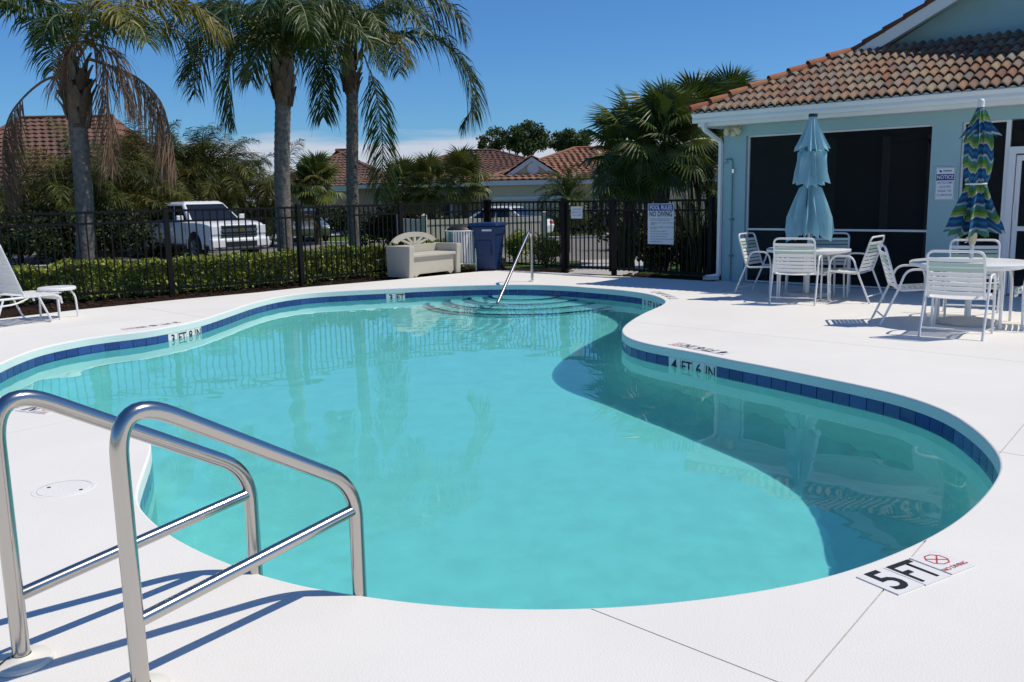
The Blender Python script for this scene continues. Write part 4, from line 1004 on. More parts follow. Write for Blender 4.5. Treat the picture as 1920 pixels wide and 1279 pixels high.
def hip_house(label, x0, x1, y0, y1, ze, zr, wall, roof, ov=.5, inset=None):
    t = thing('house', label, 'house', ((x0 + x1) / 2, (y0 + y1) / 2, GZ), group='houses across the road')
    m = MB(); m.box(((x0 + x1) / 2, (y0 + y1) / 2, (ze + GZ) / 2), (x1 - x0, y1 - y0, ze - GZ)); m.build('wall', wall, t)
    X0, X1, Y0, Y1 = x0 - ov, x1 + ov, y0 - ov, y1 + ov; ins = inset if inset is not None else (Y1 - Y0) / 2; ym = (Y0 + Y1) / 2
    A, B, C, D = (X0, Y0, ze), (X1, Y0, ze), (X1, Y1, ze), (X0, Y1, ze); E, F = (X0 + ins, ym, zr), (X1 - ins, ym, zr)
    slope_tiles([A, B, F, E], .38, .33, roof, 'roof_slope', t); slope_tiles([B, C, F, F], .38, .33, roof, 'roof_slope', t); slope_tiles([D, A, E, E], .38, .33, roof, 'roof_slope', t)
    m = MB(); m.add([C, D, E, F], [(0, 1, 2, 3)]); m.build('roof_slope', roof, t)
    for a, b in ((A, E), (B, F), (E, F)):
        MB().tube([Vector(a) + Vector((0, 0, .06)), Vector(b) + Vector((0, 0, .06))], .09, 6).build('ridge_cap', roof, t)
    m = MB(); m.box(((X0 + X1) / 2, Y0 + .02, ze - .10), (X1 - X0, .06, .20)); m.build('fascia', 'far_white', t); m = MB(); m.box((X0 + .02, (Y0 + Y1) / 2, ze - .10), (.06, Y1 - Y0 - .1, .2)); m.build('fascia', 'far_white', t)
    return t
def opening(t, name, x, y, z, wd, h, mt, framed=True):
    if framed: m = MB(); m.box((x, y - .02, z), (wd + .22, .06, h + .22)); m.build('surround', 'far_white', t)
    m = MB(); m.box((x, y - .07, z), (wd, .06, h)); o = m.build(name, mt, t)
    if name == 'garage_door':
        for k in range(1, 4): m = MB(); m.box((x, y - .105, z - h / 2 + h * k / 4), (wd, .012, .03)); m.build('panel_joint', 'tan_wall', o)
    elif name == 'window':
        m = MB(); m.box((x, y - .105, z), (.05, .012, h)); m.build('mullion', 'far_white', o)
h = hip_house('wide hip-roofed house with brown tiles, its ridge standing clear behind the small fan palms', -8.2, 4.6, 48.5, 59.5, 2.15, 4.05, 'tan_wall', 'far_roof'); opening(h, 'window', -4, 48.5, .9, 1.6, 1.2, 'far_glass')
h = hip_house('house with orange tiles, white front gable and cream walls behind the car', -.9, 11, 43.5, 55, 2.12, 3.85, 'cream_wall', 'far_roof_light', inset=5)
def front_gable(h, xc, hw, y, zb, za):
    m = MB(); m.prism([(xc - hw, zb), (xc + hw, zb), (xc, za)], y, y + .2, lambda p, q, k: (p, k, q)); g = m.build('gable_wall', 'cream_wall', h)
    for s in (-1, 1):
        m = MB(); m.prism([(xc + s * (hw + .25), zb - .1), (xc, za + .12), (xc, za - .10), (xc + s * (hw - .12), zb - .1)], y - .10, y - .02, lambda p, q, k: (p, k, q)); m.build('rake_board', 'far_white', h)
        q = [(xc + s * (hw + .3), y - .15, zb - .06), (xc + s * (hw + .3), y + 5, zb - .06), (xc, y + 5, za + .18), (xc, y - .15, za + .18)]
        slope_tiles([q[0], q[1], q[2], q[3]] if s > 0 else [q[1], q[0], q[3], q[2]], .38, .33, 'far_roof_light', 'roof_slope', h)
    m = MB(); m.lathe([(.001, 0), (.28, 0), (.28, .05), (.001, .05)], 24); me = m.mesh('round_vent', 'far_white', 40); me.transform(Matrix.Translation((xc + .05, y - .02, zb + .38)) @ Matrix.Rotation(R(90), 4, 'X')); link('round_vent', me, g)
front_gable(h, 1.1, 1.3, 42.9, 2.3, 3.1)
slope_tiles([(-1.2, 42.3, 2.14), (2.9, 42.3, 2.14), (2.9, 42.95, 2.42), (-.7, 42.95, 2.42)], .3, .33, 'far_roof_light', 'roof_slope', h)
m = MB(); m.box((.85, 42.3, 2.02), (4.2, .08, .22)); m.build('fascia', 'far_white', h); m = MB(); m.box((.85, 42.55, .8), (3.6, .3, 2.3)); m.build('garage_front', 'cream_wall', h)
m = MB(); m.box((.9, 42.37, 1.30), (3.4, .08, .16)); m.build('lintel_band', 'far_white', h); opening(h, 'garage_door', 1.0, 42.44, .4, 2.6, 1.6, 'garage', False)
for xx in (4.3, 5.0, 6.2): opening(h, 'window', xx, 43.5, .75, .5, 1.5, 'far_glass')
h = hip_house('small brown-roofed house with cream garage between the two tall palms', -15.6, -7.6, 59, 68, 2.2, 4.75, 'tan_wall', 'far_roof'); opening(h, 'garage_door', -13.0, 59, .55, 3.0, 2.0, 'garage'); opening(h, 'window', -9.5, 59, 1.0, 1.2, 1.2, 'far_glass')
h = hip_house('large brown-roofed house behind the palm with dead fronds', -24.5, -16.4, 37.5, 47, 2.15, 5.35, 'tan_wall', 'far_roof', inset=2.4); opening(h, 'window', -17.9, 37.5, .9, 1.5, 1.2, 'far_glass'); opening(h, 'garage_door', -20.3, 37.5, .6, 1.6, 1.9, 'garage')

# ================================================================== VINYL ENCLOSURE, LAMP, STREET SIGN
def enclosure():
    a, b = Vector((-2.36, 24.7, GZ)), Vector((1.02, 26.2, GZ)); c = b + Vector((-1.0, 2.4, 0)); d0 = a + Vector((-1.0, 2.4, 0))
    t = thing('vinyl_screen', 'beige vinyl board enclosure standing beyond the gate', 'fence', a)
    for p, q, n in ((a, b, 17), (b, c, 14), (a, d0, 14)):
        d = q - p; ang = math.atan2(d.y, d.x)
        for k in range(n): m = MB(); m.box(p.lerp(q, (k + .5) / n) + Vector((0, 0, .64)), (d.length / n - .012, .03, 1.08), ang); m.build('board', 'vinyl', t)
        for z in (.10, 1.20): m = MB(); m.box(p.lerp(q, .5) + Vector((0, 0, z)), (d.length, .06, .14), ang); m.build('rail', 'vinyl', t)
    for p in (a, a.lerp(b, .5), b, c, d0):
        m = MB(); m.box(p + Vector((0, 0, .68)), (.13, .13, 1.36), -.13); m.lathe([(.105, 1.36), (.105, 1.39), (.001, 1.45)], 4, p, R(45), R(405)); m.build('post', 'vinyl', t)
enclosure()
def lamp():
    c = AT(565, 372, 42); c.z = GZ; t = thing('street_lamp', 'black post lantern rising over the yellowish fan palm', 'street lamp', c); z = AT(565, 312, 42).z
    MB().tube([c, c + Vector((0, 0, z - GZ - .35))], [.07, .045], 10).build('post', 'dark_metal', t, smooth=60)
    m = MB(); b = (c.x, c.y, z - .35); m.lathe([(.05, 0), (.10, .03), (.16, .34), (.20, .36), (.13, .46), (.04, .52), (.02, .62), (.001, .63)], 8, b); m.build('lantern', 'dark_metal', t)
    m = MB(); m.lathe([(.09, .05), (.15, .33)], 8, (b[0], b[1], b[2])); 
lamp()
def street_sign():
    c = AT(652, 372, 34); c.z = GZ; z = AT(640, 354, 34).z; t = thing('street_sign', 'pale green street name blade on a post beside the palm trunk', 'sign', c)
    MB().tube([c, Vector((c.x, c.y, z + .1))], .03, 8).build('post', 'dark_metal', t, smooth=60)
    m = MB(); m.box((c.x - .22, c.y - .04, z), (.55, .02, .20)); p = m.build('name_blade', 'sign_pale', t); m = MB(); m.box((c.x - .22, c.y - .04, z + .115), (.56, .025, .03)); m.build('blade_edge', 'sign_green', p); m = MB(); m.box((c.x - .22, c.y - .04, z - .115), (.56, .025, .03)); m.build('blade_edge', 'sign_green', p)
street_sign()

# ================================================================== PICKUP AND CARS
def wheel(t, x, y, r, wd, side):
    m = MB(); m.lathe([(r * .62, -wd / 2), (r * .93, -wd / 2), (r, -wd / 2 + .03), (r, wd / 2 - .03), (r * .93, wd / 2), (r * .62, wd / 2)], 28); me = m.mesh('tyre', 'tyre', 40); X = Matrix.Translation((x, y, r)) @ Matrix.Rotation(R(90), 4, 'X'); me.transform(X); w_ = link('wheel', me, t, False)
    m = MB(); s = -side; m.lathe([(r * .63, s * wd / 2 * .9), (r * .55, s * wd / 2 * .72), (.09, s * wd / 2 * .6), (.07, s * wd / 2 * .85), (.001, s * wd / 2 * .86)], 28)
    for k in range(6):
        a = k * math.pi / 3; m.box((r * .34 * math.cos(a), r * .34 * math.sin(a), s * wd / 2 * .8), (r * .5, .07, .03), a)
    me = m.mesh('rim', 'rim', 40); me.transform(X); link('rim', me, w_, False)
def side_body(t, name, mt, prof, hw, arches, ra, bev=.04, taper=None):
    # side outline extruded across the width; wheel arches cut into the sill line
    pts = []
    for p in prof: pts.append(p)
    m = MB(); m.prism(pts, -hw, hw, lambda p, q, h: (p, h, q)); return m.build(name, mt, t, world=False, bevel=bev)
def arch_line(x0, x1, zs, arches, ra, zc):
    out = [(x0, zs)]
    for ax_ in arches:
        d = math.sqrt(max(0, ra * ra - (zs - zc) ** 2)); a0 = math.atan2(zs - zc, -d); a1 = math.atan2(zs - zc, d)
        for k in range(13):
            a = math.pi - (math.pi) * k / 12 if False else (a0 if a0 > 0 else a0 + 2 * math.pi) + ((a1) - (a0 if a0 > 0 else a0 + 2 * math.pi)) * k / 12
            out.append((ax_ + ra * math.cos(a), zc + ra * math.sin(a)))
    out.append((x1, zs)); return out
def pickup():
    t = thing('pickup_truck', 'white full-size crew cab pickup parked behind the hedge', 'truck', (-10.55, 30.1, GZ), R(-45))
    hw = .98; r = .42
    low = arch_line(-2.85, 2.75, .52, (-1.75, 1.85), .52, .44)
    body = low + [(2.86, .60), (2.88, 1.02), (2.80, 1.18), (1.55, 1.27), (1.35, 1.25), (-.75, 1.25), (-.78, 1.22), (-2.82, 1.24), (-2.86, 1.1)]
    st = [(-2.90, .60, 1.10, .90), (-2.86, .52, 1.20, .95), (-2.6, .50, 1.235, .98), (-.80, .50, 1.245, .985), (-.75, .50, 1.25, .985), (1.30, .50, 1.27, .985), (1.9, .50, 1.265, .985), (2.45, .50, 1.235, .975), (2.72, .50, 1.185, .955), (2.82, .52, 1.13, .935), (2.86, .58, 1.05, .92)]
    m = MB(); rg = []
    for x, zb, zt, w_ in st:
        half = [(w_ - .10, zb), (w_ - .02, zb + .06), (w_ + .0, zb + .22), (w_ + .0, .86), (w_ - .012, .95), (w_ - .005, zt - .13), (w_ - .03, zt - .045), (w_ - .09, zt - .008), (w_ * .5, zt + .012), (0, zt + .018)]
        rg.append([(x, y, z) for y, z in half] + [(x, -y, z) for y, z in reversed(half[:-1])])
    n_ = len(rg[0]); m.v = [p for r_ in rg for p in r_]
    for i in range(len(rg) - 1):
        for k in range(n_): m.f.append((i * n_ + k, i * n_ + (k + 1) % n_, (i + 1) * n_ + (k + 1) % n_, (i + 1) * n_ + k))
    m.f += [tuple(range(n_)), tuple((len(rg) - 1) * n_ + k for k in reversed(range(n_)))]
    bd_ = m.build('body', 'truck_white', t, world=False, smooth=32)
    for s in (-1, 1):
        for x in (-1.75, 1.85):
            m = MB(); m.lathe([(.001, 0), (.50, 0)], 28, (0, 0, 0), R(-8), R(188)); me = m.mesh('wheel_arch', 'black_plastic'); me.transform(Matrix.Translation((x, s * .992, .46)) @ Matrix.Rotation(R(90), 4, 'X')); link('wheel_arch', me, t, False)
            m = MB(); m.tube([(x + .52 * math.cos(a), s * .985, .46 + .52 * math.sin(a)) for a in [R(-6 + 192 * k / 18) for k in range(19)]], .028, 6); m.build('arch_lip', 'truck_white', t, smooth=60, world=False)
    # cab greenhouse with slanted pillars
    b0 = [(1.45, -.90), (1.45, .90), (-.72, .90), (-.72, -.90)]; t0 = [(.62, -.70), (.62, .70), (-.55, .72), (-.55, -.72)]
    m = MB(); m.add([(x, y, 1.24) for x, y in b0] + [(x, y, 1.83) for x, y in t0] + [(.45, -.6, 1.89), (.45, .6, 1.89), (-.40, .6, 1.88), (-.40, -.6, 1.88)],
                    [(3, 2, 1, 0), (0, 1, 5, 4), (1, 2, 6, 5), (2, 3, 7, 6), (3, 0, 4, 7), (4, 5, 9, 8), (5, 6, 10, 9), (6, 7, 11, 10), (7, 4, 8, 11), (8, 9, 10, 11)])
    m.build('cab', 'truck_white', t, world=False, bevel=.06)
    def pane(q, name):
        m = MB(); q = [Vector(p) for p in q]; n = (q[1] - q[0]).cross(q[3] - q[0]).normalized(); c = sum(q, Vector()) / 4
        if n.dot(c - Vector((.3, 0, 1.4))) < 0: n = -n
        m.add([p + n * .012 for p in q] + [p - n * .02 for p in q], [(0, 1, 2, 3), (0, 4, 5, 1), (1, 5, 6, 2), (2, 6, 7, 3), (3, 7, 4, 0)]); return m.build(name, 'car_glass', t, world=False)
    L = lambda i, j, u, v: Vector((*b0[i], 1.24)).lerp(Vector((*b0[j], 1.24)), u).lerp(Vector((*t0[i], 1.83)).lerp(Vector((*t0[j], 1.83)), u), v)
    pane([L(0, 1, .05, .08), L(0, 1, .95, .08), L(0, 1, .95, .93), L(0, 1, .05, .93)], 'windscreen')
    for i, j in ((1, 2), (0, 3)):
        pane([L(i, j, .10, .10), L(i, j, .50, .10), L(i, j, .50, .88), L(i, j, .14, .88)], 'side_window'); pane([L(i, j, .56, .10), L(i, j, .95, .10), L(i, j, .93, .88), L(i, j, .56, .88)], 'side_window')
    pane([L(2, 3, .06, .1), L(2, 3, .94, .1), L(2, 3, .94, .88), L(2, 3, .06, .88)], 'rear_window')
    m = MB(); m.box((-1.8, 0, 1.22), (1.9, 1.7, .06)); m.build('bed', 'black_plastic', t, world=False)
    for s in (-1, 1):
        for x in (-1.75, 1.85): wheel(t, x, s * .90, r, .28, s)
        for x in (-1.75, 1.85):
            m = MB(); m.lathe([(.50, -.05), (.50, .05)], 20, (0, 0, 0), 0, math.pi); me = m.mesh('wheel_well', 'black_plastic'); me.transform(Matrix.Translation((x, s * .93, .44)) @ Matrix.Rotation(R(90), 4, 'X')); link('wheel_well', me, t, False)
        m = MB(); m.box((1.12, s * 1.09, 1.36), (.10, .22, .19)); m.build('mirror', 'truck_white', t, world=False, bevel=.03)
        for x in (.30, -.55): m = MB(); m.box((x, s * (hw + .012), 1.07), (.16, .025, .035)); m.build('door_handle', 'truck_white', t, world=False)
        for x in (1.25, .38, -.72): m = MB(); m.box((x, s * (hw + .001), .88), (.010, .006, .68)); m.build('door_seam', 'black_plastic', t, world=False)
        m = MB(); m.box((.1, s * (hw - .06), .46), (2.6, .12, .06)); m.build('running_board', 'black_plastic', t, world=False)
        m = MB(); m.box((2.845, s * .77, .99), (.10, .36, .26)); m.build('headlight', 'headlamp', t, world=False, bevel=.02)
        m = MB(); m.box((2.96, s * .78, .50), (.05, .22, .14)); m.build('fog_lamp', 'black_plastic', t, world=False)
    m = MB(); m.box((2.85, 0, .95), (.09, 1.20, .36)); g = m.build('grille', 'black_plastic', t, world=False)
    for z in (1.10, 1.02, .94, .86, .79): m = MB(); m.box((2.905, 0, z), (.03, 1.18, .022)); m.build('grille_bar', 'chrome', g, world=False)
    m = MB(); m.box((2.91, 0, .985), (.03, 1.22, .07)); m.build('grille_bar', 'chrome', g, world=False)
    m = MB(); m.box((2.93, 0, .985), (.02, .30, .07)); m.box((2.93, 0, .985), (.021, .13, .11)); m.build('emblem', 'gold', g, world=False)
    m = MB(); m.prism([(2.76, .40), (2.95, .40), (3.0, .48), (3.0, .70), (2.94, .74), (2.76, .74)], -.99, .99, lambda p, q, h: (p, h, q)); b = m.build('front_bumper', 'truck_white', t, world=False, bevel=.04)
    m = MB(); m.box((3.0, 0, .55), (.03, 1.05, .17)); m.build('bumper_intake', 'black_plastic', b, world=False)
    m = MB(); m.box((2.985, 0, .385), (.05, 1.5, .05)); m.build('air_dam', 'black_plastic', b, world=False)
    m = MB(); m.box((-2.92, 0, .58), (.16, 1.9, .18)); m.build('rear_bumper', 'chrome', t, world=False, bevel=.03)
    for y in (-.45, -.2, 0, .2, .45): m = MB(); m.box((.40, y, 1.90), (.10, .06, .03)); m.build('roof_lamp', 'gold', t, world=False)
    m = MB(); m.prism([(1.5, 1.262), (2.78, 1.17), (2.78, 1.20), (1.5, 1.30)], -.42, .42, lambda p, q, h: (p, h, q)); m.build('hood_bulge', 'truck_white', t, world=False, bevel=.02)
pickup()
def sedan(label, loc, rz, paint):
    t = thing('parked_car', label, 'car', loc, rz); hw = .90
    low = arch_line(-2.25, 2.2, .28, (-1.35, 1.35), .37, .33)
    side_body(t, 'body', paint, low + [(2.32, .36), (2.34, .62), (2.2, .74), (1.1, .88), (-1.45, .92), (-2.25, .86), (-2.33, .6)], hw, None, 0, .06)
    b0 = [(1.15, -.82), (1.15, .82), (-1.75, .82), (-1.75, -.82)]; t0 = [(.25, -.62), (.25, .62), (-.95, .62), (-.95, -.62)]
    m = MB(); m.add([(x, y, .87) for x, y in b0] + [(x, y, 1.40) for x, y in t0] + [(.0, -.5, 1.45), (.0, .5, 1.45), (-.7, .5, 1.45), (-.7, -.5, 1.45)], [(3, 2, 1, 0), (0, 1, 5, 4), (1, 2, 6, 5), (2, 3, 7, 6), (3, 0, 4, 7), (4, 5, 9, 8), (5, 6, 10, 9), (6, 7, 11, 10), (7, 4, 8, 11), (8, 9, 10, 11)]); m.build('cabin', paint, t, world=False, bevel=.03)
    L = lambda i, j, u, v: Vector((*b0[i], .87)).lerp(Vector((*b0[j], .87)), u).lerp(Vector((*t0[i], 1.40)).lerp(Vector((*t0[j], 1.40)), u), v)
    for i, j, rng, nm in ((0, 1, ((.05, .95),), 'windscreen'), (2, 3, ((.05, .95),), 'rear_window'), (1, 2, ((.1, .5), (.54, .92)), 'side_window'), (0, 3, ((.1, .5), (.54, .92)), 'side_window')):
        for a, b in rng:
            q = [L(i, j, a, .1), L(i, j, b, .1), L(i, j, b, .92), L(i, j, a, .92)]; n = (q[1] - q[0]).cross(q[3] - q[0]).normalized(); c = sum(q, Vector()) / 4
            if n.dot(c - Vector((-.3, 0, 1.0))) < 0: n = -n
            m = MB(); m.add([p + n * .012 for p in q] + [p - n * .02 for p in q], [(0, 1, 2, 3), (0, 4, 5, 1), (1, 5, 6, 2), (2, 6, 7, 3), (3, 7, 4, 0)]); m.build(nm, 'car_glass', t, world=False)
    for s in (-1, 1):
        for x in (-1.35, 1.35): wheel(t, x, s * .80, .32, .2, s)
        m = MB(); m.box((2.28, s * .66, .66), (.14, .34, .13)); m.build('headlight', 'headlamp', t, world=False, bevel=.02)
        m = MB(); m.box((-2.27, s * .66, .72), (.10, .34, .13)); m.build('tail_light', 'red_ink', t, world=False, bevel=.02)
        m = MB(); m.box((.75, s * .95, .95), (.10, .16, .11)); m.build('mirror', paint, t, world=False, bevel=.02)
sedan('white sedan parked beyond the beige vinyl enclosure', (-.55, 38.6, GZ), R(152), 'truck_white')
sedan('silver car mostly hidden behind the pickup and the middle palm', (-9.6, 41.5, GZ), R(-70), 'rim')

# ================================================================== VEGETATION
def leaflet(m, base, d, L, wd, droop, sidev):
    # narrow blade in three pieces bending down
    d = d.normalized(); p0 = base; p1 = base + d * L * .38 + Vector((0, 0, -droop * L * .07)); p2 = base + d * L * .72 + Vector((0, 0, -droop * L * .30)); p3 = base + d * L * .92 + Vector((0, 0, -droop * L * .62))
    s = sidev * wd
    b = len(m.v); m.v += [tuple(p0 - s * .5), tuple(p0 + s * .5), tuple(p1 - s), tuple(p1 + s), tuple(p2 - s * .8), tuple(p2 + s * .8), tuple(p3)]
    m.f += [(b, b + 1, b + 3, b + 2), (b + 2, b + 3, b + 5, b + 4), (b + 4, b + 5, b + 6)]
def frond(path, n, L, wd, droop, rnd, t0=.12, spread=.9, fwd=.55, lift=.25, hint=None, thin=0.0, ragged=.15):
    m = MB(); P = [Vector(p) for p in path]; cum = [0]
    for a, b in zip(P, P[1:]): cum.append(cum[-1] + (b - a).length)
    tot = cum[-1]
    def ev(t):
        s = t * tot; k = 0
        while k < len(P) - 2 and cum[k + 1] < s: k += 1
        u = (s - cum[k]) / max(1e-9, cum[k + 1] - cum[k]); return P[k].lerp(P[k + 1], u), (P[k + 1] - P[k]).normalized()
    hint = Vector(hint) if hint else None
    for i in range(n):
        t = t0 + (1 - t0) * (i + rnd.uniform(0, .6)) / n; p, T = ev(min(.999, t))
        S = T.cross(Vector((0, 0, 1)))
        if S.length < .35: S = (hint or (P[-1] - P[0]).cross(Vector((0, 0, 1))))
        if S.length < .1: S = Vector((1, 0, 0))
        S.normalize(); U = S.cross(T).normalized()
        prof = math.sin(math.pi * min(1, .18 + .82 * (1 - abs(t - .45) / .6))) if False else min(1, (t - t0) / .12 + .35) * min(1, (1 - t) / .35 + .30)
        for sd in (-1, 1):
            if rnd.random() < thin: continue
            l = L * prof * rnd.uniform(1 - ragged, 1 + ragged)
            d = S * sd * spread * rnd.uniform(.8, 1.1) + T * fwd * rnd.uniform(.7, 1.4) + U * (lift + rnd.uniform(-.45, .45))
            sv = T.cross(d).cross(d).normalized() if rnd.random() < .5 else T
            sv = (sv + Vector((rnd.uniform(-.4, .4), rnd.uniform(-.4, .4), rnd.uniform(-.4, .4)))).normalized()
            leaflet(m, p, d, l, wd * rnd.uniform(.7, 1.1), droop * rnd.uniform(.6, 1.3), sv)
    return m
def rachis_tube(path, r0, r1):
    n = len(path); return MB().tube(path, [r0 + (r1 - r0) * k / (n - 1) for k in range(n)], 6, caps=False)
def trunk_mesh(base, top, r0, r1, rings, rnd, flare=1.25):
    n = rings; pts = []; rr = []
    for k in range(n + 1):
        t = k / n; p = base.lerp(top, t) + Vector((.03 * math.sin(t * 5 + base.x), 0, 0)); pts.append(p)
        rr.append((r0 + (r1 - r0) * t) * (1 + (flare - 1) * max(0, 1 - t * 9)) * (1 + (.035 if k % 2 else -.02)) * rnd.uniform(.99, 1.01))
    return MB().tube(pts, rr, 20)
def queen_palm(label, base, top, r0, r1, spec, generic, boots, rnd, crown_h=.9, frond_len=2.6):
    t = thing('queen_palm', label, 'palm tree', base, group='tall palms behind the hedge')
    trunk_mesh(base, top, r0, r1, 64, rnd).build('trunk', 'trunk_grey', t, smooth=50)
    ax = Vector((0, 0, 1)); cb = top + ax * .05
    # old leaf bases wrapped round the head of the trunk
    for k in range(boots):
        a = k * 2.399 + rnd.uniform(-.2, .2); z = -.25 + .85 * k / boots; d = Vector((math.cos(a), math.sin(a), 0)); wd = rnd.uniform(.085, .125); L = rnd.uniform(.25, .42); sg = Vector((-d.y, d.x, 0))
        rr = r1 * (1.0 + .35 * math.sin(math.pi * min(1, max(0, (z + .3) / .9))))
        p0 = top + d * rr * .88 + ax * z; p1 = p0 + d * .05 + ax * L * .5; p2 = p0 + d * rnd.uniform(.06, .20) + ax * L
        m = MB(); vs = []
        for p, q, th in ((p0 - ax * .05, wd, .03), (p1, wd * .8, .035), (p2, wd * .32, .02)):
            vs += [p - sg * q + d * 0, p - sg * q * .5 + d * th, p + sg * q * .5 + d * th, p + sg * q]
        m.add(vs, [(i * 4 + j, i * 4 + j + 1, i * 4 + 5 + j, i * 4 + 4 + j) for i in range(2) for j in range(3)]); m.build('leaf_base', 'boot', t, smooth=50)
    m = MB(); m.tube([top - ax * .3, top, top + ax * .35, top + ax * crown_h], [r1 * 1.05, r1 * 1.15, r1 * .95, r1 * .35], 14); m.build('crown_shaft', 'boot', t, smooth=50)
    for path, n, L, mt, kw in spec:
        path = catmull(path, 5); dead = mt == 'dead_frond'
        f = frond(path, int(n * 1.3), L, .015 if not dead else .011, kw.get('droop', 1.0), rnd, **{k: v for k, v in kw.items() if k != 'droop'})
        o = f.build('frond', mt, t); rachis_tube(path, .028, .006).build('rachis', 'dead_rachis' if dead else 'rachis', o, smooth=60)
    c0 = top + ax * (crown_h * .7)
    for a, el, ln, mt in generic:
        d = Vector((math.cos(a), math.sin(a), 0)); e = R(el); path = []; p = c0.copy(); cur = e; n = 12
        for k in range(n + 1):
            path.append(p.copy()); p = p + (d * math.cos(cur) + ax * math.sin(cur)) * ln / n; cur -= R(8.5 + 4.0 * k / n * 2)
        f = frond(path, 92, .62, .015, 1.1, rnd, t0=.16); o = f.build('frond', mt, t); rachis_tube(path, .028, .006).build('rachis', 'rachis', o, smooth=60)
    return t
def pxs(Y, pts): return [AT(x, y, Y + dy) for x, y, dy in pts]
_r = random.Random(21)
# palm with dead fronds
Y = 15.0; b = AT(157, 490, Y); b.z = -.15
queen_palm('tall palm with brown dead fronds hanging from its crown', b, AT(146, 205, Y), .150, .140, [
    (pxs(Y, [(140, 165, -.05), (118, 145, -.1), (85, 150, -.15), (45, 182, -.2), (15, 225, -.2), (5, 290, -.2), (12, 385, -.15)]), 66, .42, 'dead_frond', dict(t0=.35, spread=.35, fwd=.6, lift=-.5, droop=1.8)),
    (pxs(Y, [(160, 78, 0), (182, 92, -.1), (198, 130, -.15), (203, 200, -.15), (212, 318, -.1)]), 80, .42, 'dead_frond', dict(t0=.08, spread=.4, fwd=.8, lift=-.2, droop=1.6, ragged=.4)),
    (pxs(Y, [(155, 80, 0), (140, 88, -.3), (126, 105, -.4), (118, 140, -.45), (116, 165, -.45)]), 50, .36, 'dead_frond', dict(t0=.1, spread=.5, fwd=.7, droop=1.6, ragged=.4)),
    (pxs(Y, [(165, 110, .05), (215, 127, .1), (262, 150, .15), (300, 190, .2), (318, 245, .2), (332, 335, .2)]), 90, .40, 'dead_frond', dict(t0=.12, spread=.35, fwd=.5, lift=-.5, droop=2.0, ragged=.4)),
    (pxs(Y, [(160, 72, 0), (185, 85, -.2), (216, 98, -.3), (226, 140, -.35), (238, 205, -.35)]), 55, .36, 'dead_frond', dict(t0=.1, spread=.4, fwd=.7, droop=1.8, ragged=.4)),
    (pxs(Y, [(165, 65, 0), (215, 28, .1), (280, 5, .2), (345, 8, .3), (395, 40, .3), (412, 68, .3)]), 110, .62, 'frond_gold', dict(droop=1.3, spread=.7)),
    (pxs(Y, [(165, 62, 0), (205, 38, -.4), (240, 35, -.8), (265, 55, -1.0), (275, 80, -1.1)]), 80, .55, 'frond', dict(droop=1.2)),
    (pxs(Y, [(155, 60, 0), (120, 20, .1), (85, 2, .2), (45, -4, .3), (5, 15, .3)]), 90, .50, 'frond', dict(droop=1.0)),
    (pxs(Y, [(150, 65, 0), (130, 35, -.3), (105, 30, -.6), (88, 50, -.8), (80, 85, -.9)]), 70, .42, 'frond', dict(droop=1.0)),
    (pxs(Y, [(158, 60, 0), (160, 20, .4), (150, -20, .8), (135, -30, 1.2)]), 60, .5, 'frond', dict(droop=.8)),
], [(.5, 66, 2.6, 'frond'), (2.2, 64, 2.5, 'frond'), (4.0, 74, 2.4, 'frond'), (5.6, 72, 2.4, 'frond_gold')], 26, _r)
Y = 17.5; b = AT(530, 462, Y); b.z = -.2
queen_palm('tall palm with a green drooping crown standing between pickup and lantern', b, AT(530, 170, Y), .155, .145, [
    (pxs(Y, [(525, 140, 0), (505, 95, -.1), (475, 68, -.2), (445, 80, -.3), (428, 130, -.3), (432, 190, -.25), (440, 238, -.2)]), 96, .50, 'frond', dict(droop=1.5, spread=.55)),
    (pxs(Y, [(522, 120, 0), (490, 55, .1), (440, 28, .2), (395, 48, .3), (362, 95, .3), (350, 150, .3)]), 100, .62, 'frond', dict(droop=1.3)),
    (pxs(Y, [(525, 110, 0), (500, 40, .3), (460, 10, .6), (410, 5, .8), (370, 30, .9)]), 90, .62, 'frond', dict(droop=1.2)),
    (pxs(Y, [(535, 120, 0), (560, 75, -.2), (590, 60, -.4), (622, 75, -.5), (640, 115, -.5)]), 80, .58, 'frond', dict(droop=1.3)),
    (pxs(Y, [(530, 120, 0), (515, 85, -.5), (495, 80, -.8), (478, 105, -1.0), (470, 150, -1.0)]), 76, .52, 'frond', dict(droop=1.4)),
    (pxs(Y, [(532, 115, 0), (545, 40, -.2), (575, 5, -.4), (615, 0, -.5), (650, 20, -.5)]), 90, .62, 'frond', dict(droop=1.2)),
    (pxs(Y, [(530, 110, 0), (530, 40, -.5), (520, 0, -1.0), (505, -5, -1.4), (490, 20, -1.7)]), 84, .58, 'frond', dict(droop=1.3)),
], [(.6, 60, 2.8, 'frond'), (1.4, 50, 2.8, 'frond'), (2.2, 58, 2.8, 'frond'), (3.3, 66, 2.8, 'frond'), (4.3, 55, 2.7, 'frond'), (5.2, 62, 2.6, 'frond'), (5.9, 48, 2.8, 'frond'), (2.9, 40, 2.6, 'frond')], 24, _r)
Y = 20.0; b = AT(665, 448, Y); b.z = -.3
